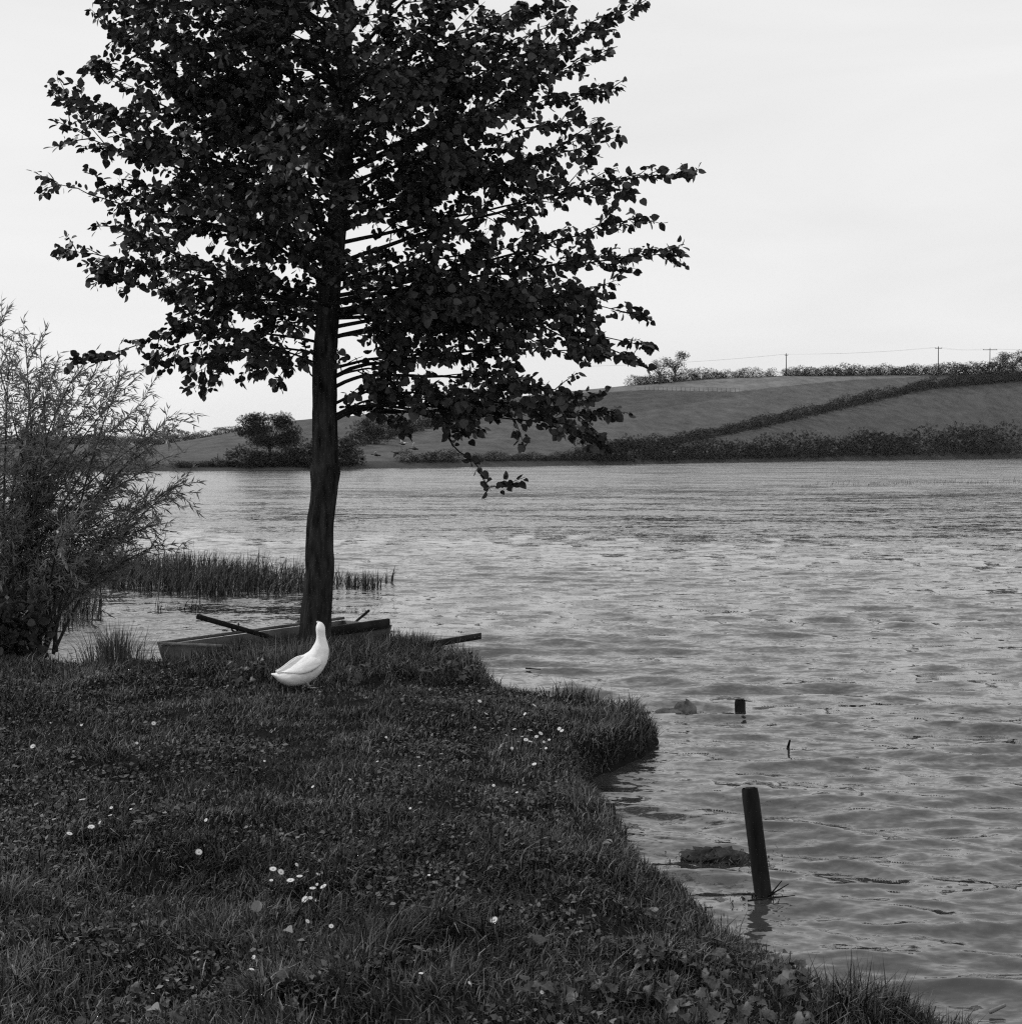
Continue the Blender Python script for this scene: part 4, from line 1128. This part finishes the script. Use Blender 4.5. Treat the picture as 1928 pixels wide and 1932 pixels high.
hedge('dark hedge running up the slope behind the poplar trunk', [(672, 842), (760, 818), (860, 794), (960, 772)], [(672, 40), (720, 34), (800, 24), (960, 24)], step=.5)
hedge('mass of dark bushes around the lakeside oak', [(452, 880), (560, 878), (668, 876)], [(452, 40), (480, 38), (560, 46), (620, 42), (668, 46)], step=.4)
hedge('low scattered scrub on the far shore right of the poplar', [(765, 872), (900, 870), (1010, 868)], [(765, 22), (840, 20), (930, 16), (1010, 18)], step=.7, gap=lambda x: 870 < x < 893)
hedge('low rough scrub on the far shore left of the oak', [(330, 882), (448, 880)], [(330, 12), (400, 15), (448, 16)], step=.6)
hedge('low bank of scrub leading up to the tall shore hedge', [(1020, 869), (1120, 868)], [(1020, 14), (1120, 24)], step=.6)

root = empty('hedge', (colX(20, 545), 545, float(hill(20, 545)))); tag(root, 'line of scrub coloured haze-pale under the trees of the distant low ridge', 'hedge'); O1 = np.array(root.location)
for x in np.arange(0, 452, 11):
    Y_ = float(lerp([(0, 545), (360, 545), (450, 330)], x)); p = np.array([colX(x, Y_), Y_, float(hill(x, Y_))]); sc_ = RNG.uniform(16, 26) / F * Y_
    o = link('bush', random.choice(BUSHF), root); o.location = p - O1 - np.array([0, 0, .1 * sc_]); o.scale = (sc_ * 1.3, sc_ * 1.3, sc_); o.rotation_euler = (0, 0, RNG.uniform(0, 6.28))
def far_tree(name, x, ybase, ytop, wpx, label, Y=None, seed=1, mtl='bush', low=.5, n=2600, group=None, limbs=13, leaf=.042):
    p = hill_px(x, ybase) if Y is None else np.array([colX(x, Y), Y, float(hill(x, Y))])
    top = at_Y(x, ytop, p[1])[2]
    hgt = top - p[2]; w = wpx / F * p[1] / 2
    r = np.random.default_rng(seed)
    root = empty(name, p); tag(root, label, 'tree', group)
    mb = MB(); mb.tube(np.array([(0, 0, -.2), (.02 * hgt, 0, hgt * .25), (0, 0, hgt * .5)]), [.035 * hgt, .028 * hgt, .018 * hgt], 7)
    link('trunk', mb.mesh('far_trunk', M['pole'], True), root)
    tips = []
    for k in range(limbs):
        a = r.uniform(0, 6.28); rr = w * r.uniform(.45, .85); z = hgt * r.uniform(low, .92)
        rr *= math.sqrt(max(.15, 1 - ((z / hgt - .6) / .42) ** 2))
        e = np.array([math.cos(a) * rr, math.sin(a) * rr, z])
        mb = MB(); s = np.array([0, 0, hgt * r.uniform(.18, .42)])
        mb.tube(bez(s, s * .5 + e * .5 + [0, 0, .06 * hgt], e, 6), np.linspace(.014 * hgt, .003 * hgt, 6), 5, False)
        link('limb', mb.mesh('limb', M['pole'], True), root); tips.append(e)
    tips = np.array(tips)
    c = tips[r.integers(0, len(tips), n)]
    q = c + norm(r.normal(0, 1, (n, 3))) * (r.random(n) ** .5)[:, None] * np.array([w * .42, w * .42, hgt * .13])
    a = norm(r.normal(0, 1, (n, 3))); z0 = r.normal(0, 1, (n, 3)); z = norm(z0 - (z0 * a).sum(1)[:, None] * a)
    V, Fs = place(LV, LF[::2], q, np.cross(a, z), a, z, r.uniform(.6, 1.3, n) * hgt * leaf)
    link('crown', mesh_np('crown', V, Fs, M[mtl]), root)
far_tree('oak_tree', 508, 868, 780, 118, 'rounded lakeside tree rising from dark bushes across the water', seed=4, n=9000, low=.3, limbs=24)
far_tree('skyline_tree', 1272, 0, 660, 54, 'leaning open-crowned tree on the hill crest', Y=392, seed=6, n=1100)
far_tree('skyline_tree', 1243, 0, 676, 38, 'smaller open tree next to the leaning one on the hill crest', Y=390, seed=7, n=800)
far_tree('skyline_tree', 1908, 0, 662, 60, 'bushy tree above the hill crest hedge beyond the last pole', Y=432, seed=8, n=2200)
far_tree('skyline_tree', 1882, 0, 672, 34, 'small bushy tree beside the last pole on the crest', Y=430, seed=9, n=1200)
far_tree('slope_tree', 706, 838, 784, 50, 'tree standing in the slope hedge behind the poplar trunk', seed=10, n=2600, low=.25, limbs=18)
far_tree('shore_tree', 652, 876, 826, 34, 'small tree at the end of the dark bushes by the far shore', seed=12, n=1800, low=.2, limbs=16)
for k in range(22):
    x = 20 + k * 20 + RNG.uniform(-8, 8)
    yt = float(lerp([(20, 822), (250, 818), (325, 807), (345, 812), (384, 808), (440, 806)], x)) + RNG.uniform(-2, 6)
    wd = RNG.uniform(30, 52)
    far_tree('distant_tree', x, 0, yt, wd, ('wide' if wd > 41 else 'narrow') + ' tree coloured haze-pale in the row on the distant low ridge beyond the far fields', Y=float(lerp([(20, 560), (360, 560), (440, 330)], x)) * RNG.uniform(.97, 1.05), seed=40 + k, mtl='bush_hazed', n=600, low=.15, limbs=10, leaf=.09, group='trees on the distant ridge')

# utility poles and wires
PO = []
for x, yb, yt, arm, Y, lab in [(1482, 709, 667, .5, 445, 'plain utility pole at the left end of the long crest hedge'), (1768, 706, 654, 1.1, 455, 'utility pole with a short crossarm in the middle of the crest hedge'), (1865, 706, 657, 2.3, 465, 'utility pole with a wide crossarm near the bushy crest trees')]:
    b = np.array([colX(x, Y), Y, float(hill(x, Y))]); t = at_Y(x, yt, Y)
    root = empty('utility_pole', b); tag(root, lab, 'utility pole', 'utility poles on the crest')
    hgt = t[2] - b[2]
    mb = MB(); mb.tube(np.array([(0, 0, -.5), (0, 0, hgt)]), [.17, .12], 8); link('pole', mb.mesh('pole', M['pole'], True), root)
    mb = MB(); mb.hexa(np.array([(-arm, -.16, hgt - .55), (arm, -.16, hgt - .55), (arm, -.04, hgt - .55), (-arm, -.04, hgt - .55), (-arm, -.16, hgt - .38), (arm, -.16, hgt - .38), (arm, -.04, hgt - .38), (-arm, -.04, hgt - .38)])); link('crossarm', mb.mesh('crossarm', M['pole']), root)
    for s in (-1, 0, 1):
        mb = MB(); z0 = hgt - .38 if s else hgt
        mb.tube(np.array([(s * arm * .9, -.1 if s else 0, z0), (s * arm * .9, -.1 if s else 0, z0 + .22)]), [.06, .05], 6); link('insulator', mb.mesh('insulator', M['boat_rail'], True), root)
    PO.append((t, arm))
E = (at_Y(1100, 690, 430), .5); E2 = (at_Y(2150, 655, 480), 2.3)
chain = [E] + PO + [E2]
names = ['left of the poles', 'between the first two poles', 'between the two right-hand poles', 'beyond the last pole']
for k in range(4):
    (a, aa), (b, bb_) = chain[k], chain[k + 1]
    root = empty('power_line', a); tag(root, 'faint sagging power wires ' + names[k] + ' on the hill crest', 'wires')
    for s in (-1, 1):
        p0 = a + np.array([s * aa * .9, -.1, -.16]); p1 = b + np.array([s * bb_ * .9, -.1, -.16])
        mb = MB(); mb.tube(bez(p0, (p0 + p1) / 2 - np.array([0, 0, 1.2]), p1, 14) - a, .012, 4, False); link('wire', mb.mesh('wire', M['wire']), root)

# field fence and lone posts
root = empty('field_fence', hill_px(1216, 737)); tag(root, 'wire fence of thin posts between the pale upper field and the darker patch', 'fence')
O0 = np.array(root.location); mb = MB(); mb.tube(np.array([(0, 0, -.2), (0, 0, .95)]), [.06, .05], 6); PM = mb.mesh('fence_post_mesh', M['pole'])
last = None
for x in np.arange(1216, 1400, 8.5):
    p = hill_px(x, float(lerp([(1216, 736), (1395, 740)], x)))
    o = link('post', PM, root); o.location = p - O0
    if last is not None:
        mb = MB(); mb.tube(np.array([last + [0, 0, .95], p + [0, 0, .95]]) - O0, .02, 3, False); link('wire', mb.mesh('fence_wire', M['pole']), root)
    last = p
for x, yb, yt, lab in [(411, 876, 856, 'thin lone post on the far shore left of the oak'), (757, 872, 842, 'thin tall post on the far shore below the flying birds'), (978, 866, 832, 'thin tall post on the slope behind the hanging branch')]:
    p = hill_px(x, yb); h = (yb - yt) / F * p[1]
    root = empty('lone_post', p); tag(root, lab, 'post')
    mb = MB(); mb.tube(np.array([(0, 0, -.2), (0.01, 0, h * .5), (0, 0, h)]), [.05, .045, .04], 6); link('shaft', mb.mesh('lone_post_shaft', M['pole'], True), root)

# ------------------------------------------------------------------ the hazy air over the lake
mb = MB()
mb.hexa(np.array([(-900, -60, -22), (900, -60, -22), (900, 1450, -22), (-900, 1450, -22), (-900, -60, 44), (900, -60, 44), (900, 1450, 44), (-900, 1450, 44)], float))
hm = bpy.data.materials.new('haze'); hm.use_nodes = True
hn, hl = hm.node_tree.nodes, hm.node_tree.links
hn.remove(hn['Principled BSDF'])
pv = hn.new('ShaderNodeVolumePrincipled'); pv.inputs['Color'].default_value = g3(.9); pv.inputs['Density'].default_value = .00005
hl.new(pv.outputs['Volume'], hn['Material Output'].inputs['Volume'])
tag(link('haze', mb.mesh('haze', hm)), 'thin pale summer haze in the air over the lake', 'haze', kind='stuff')
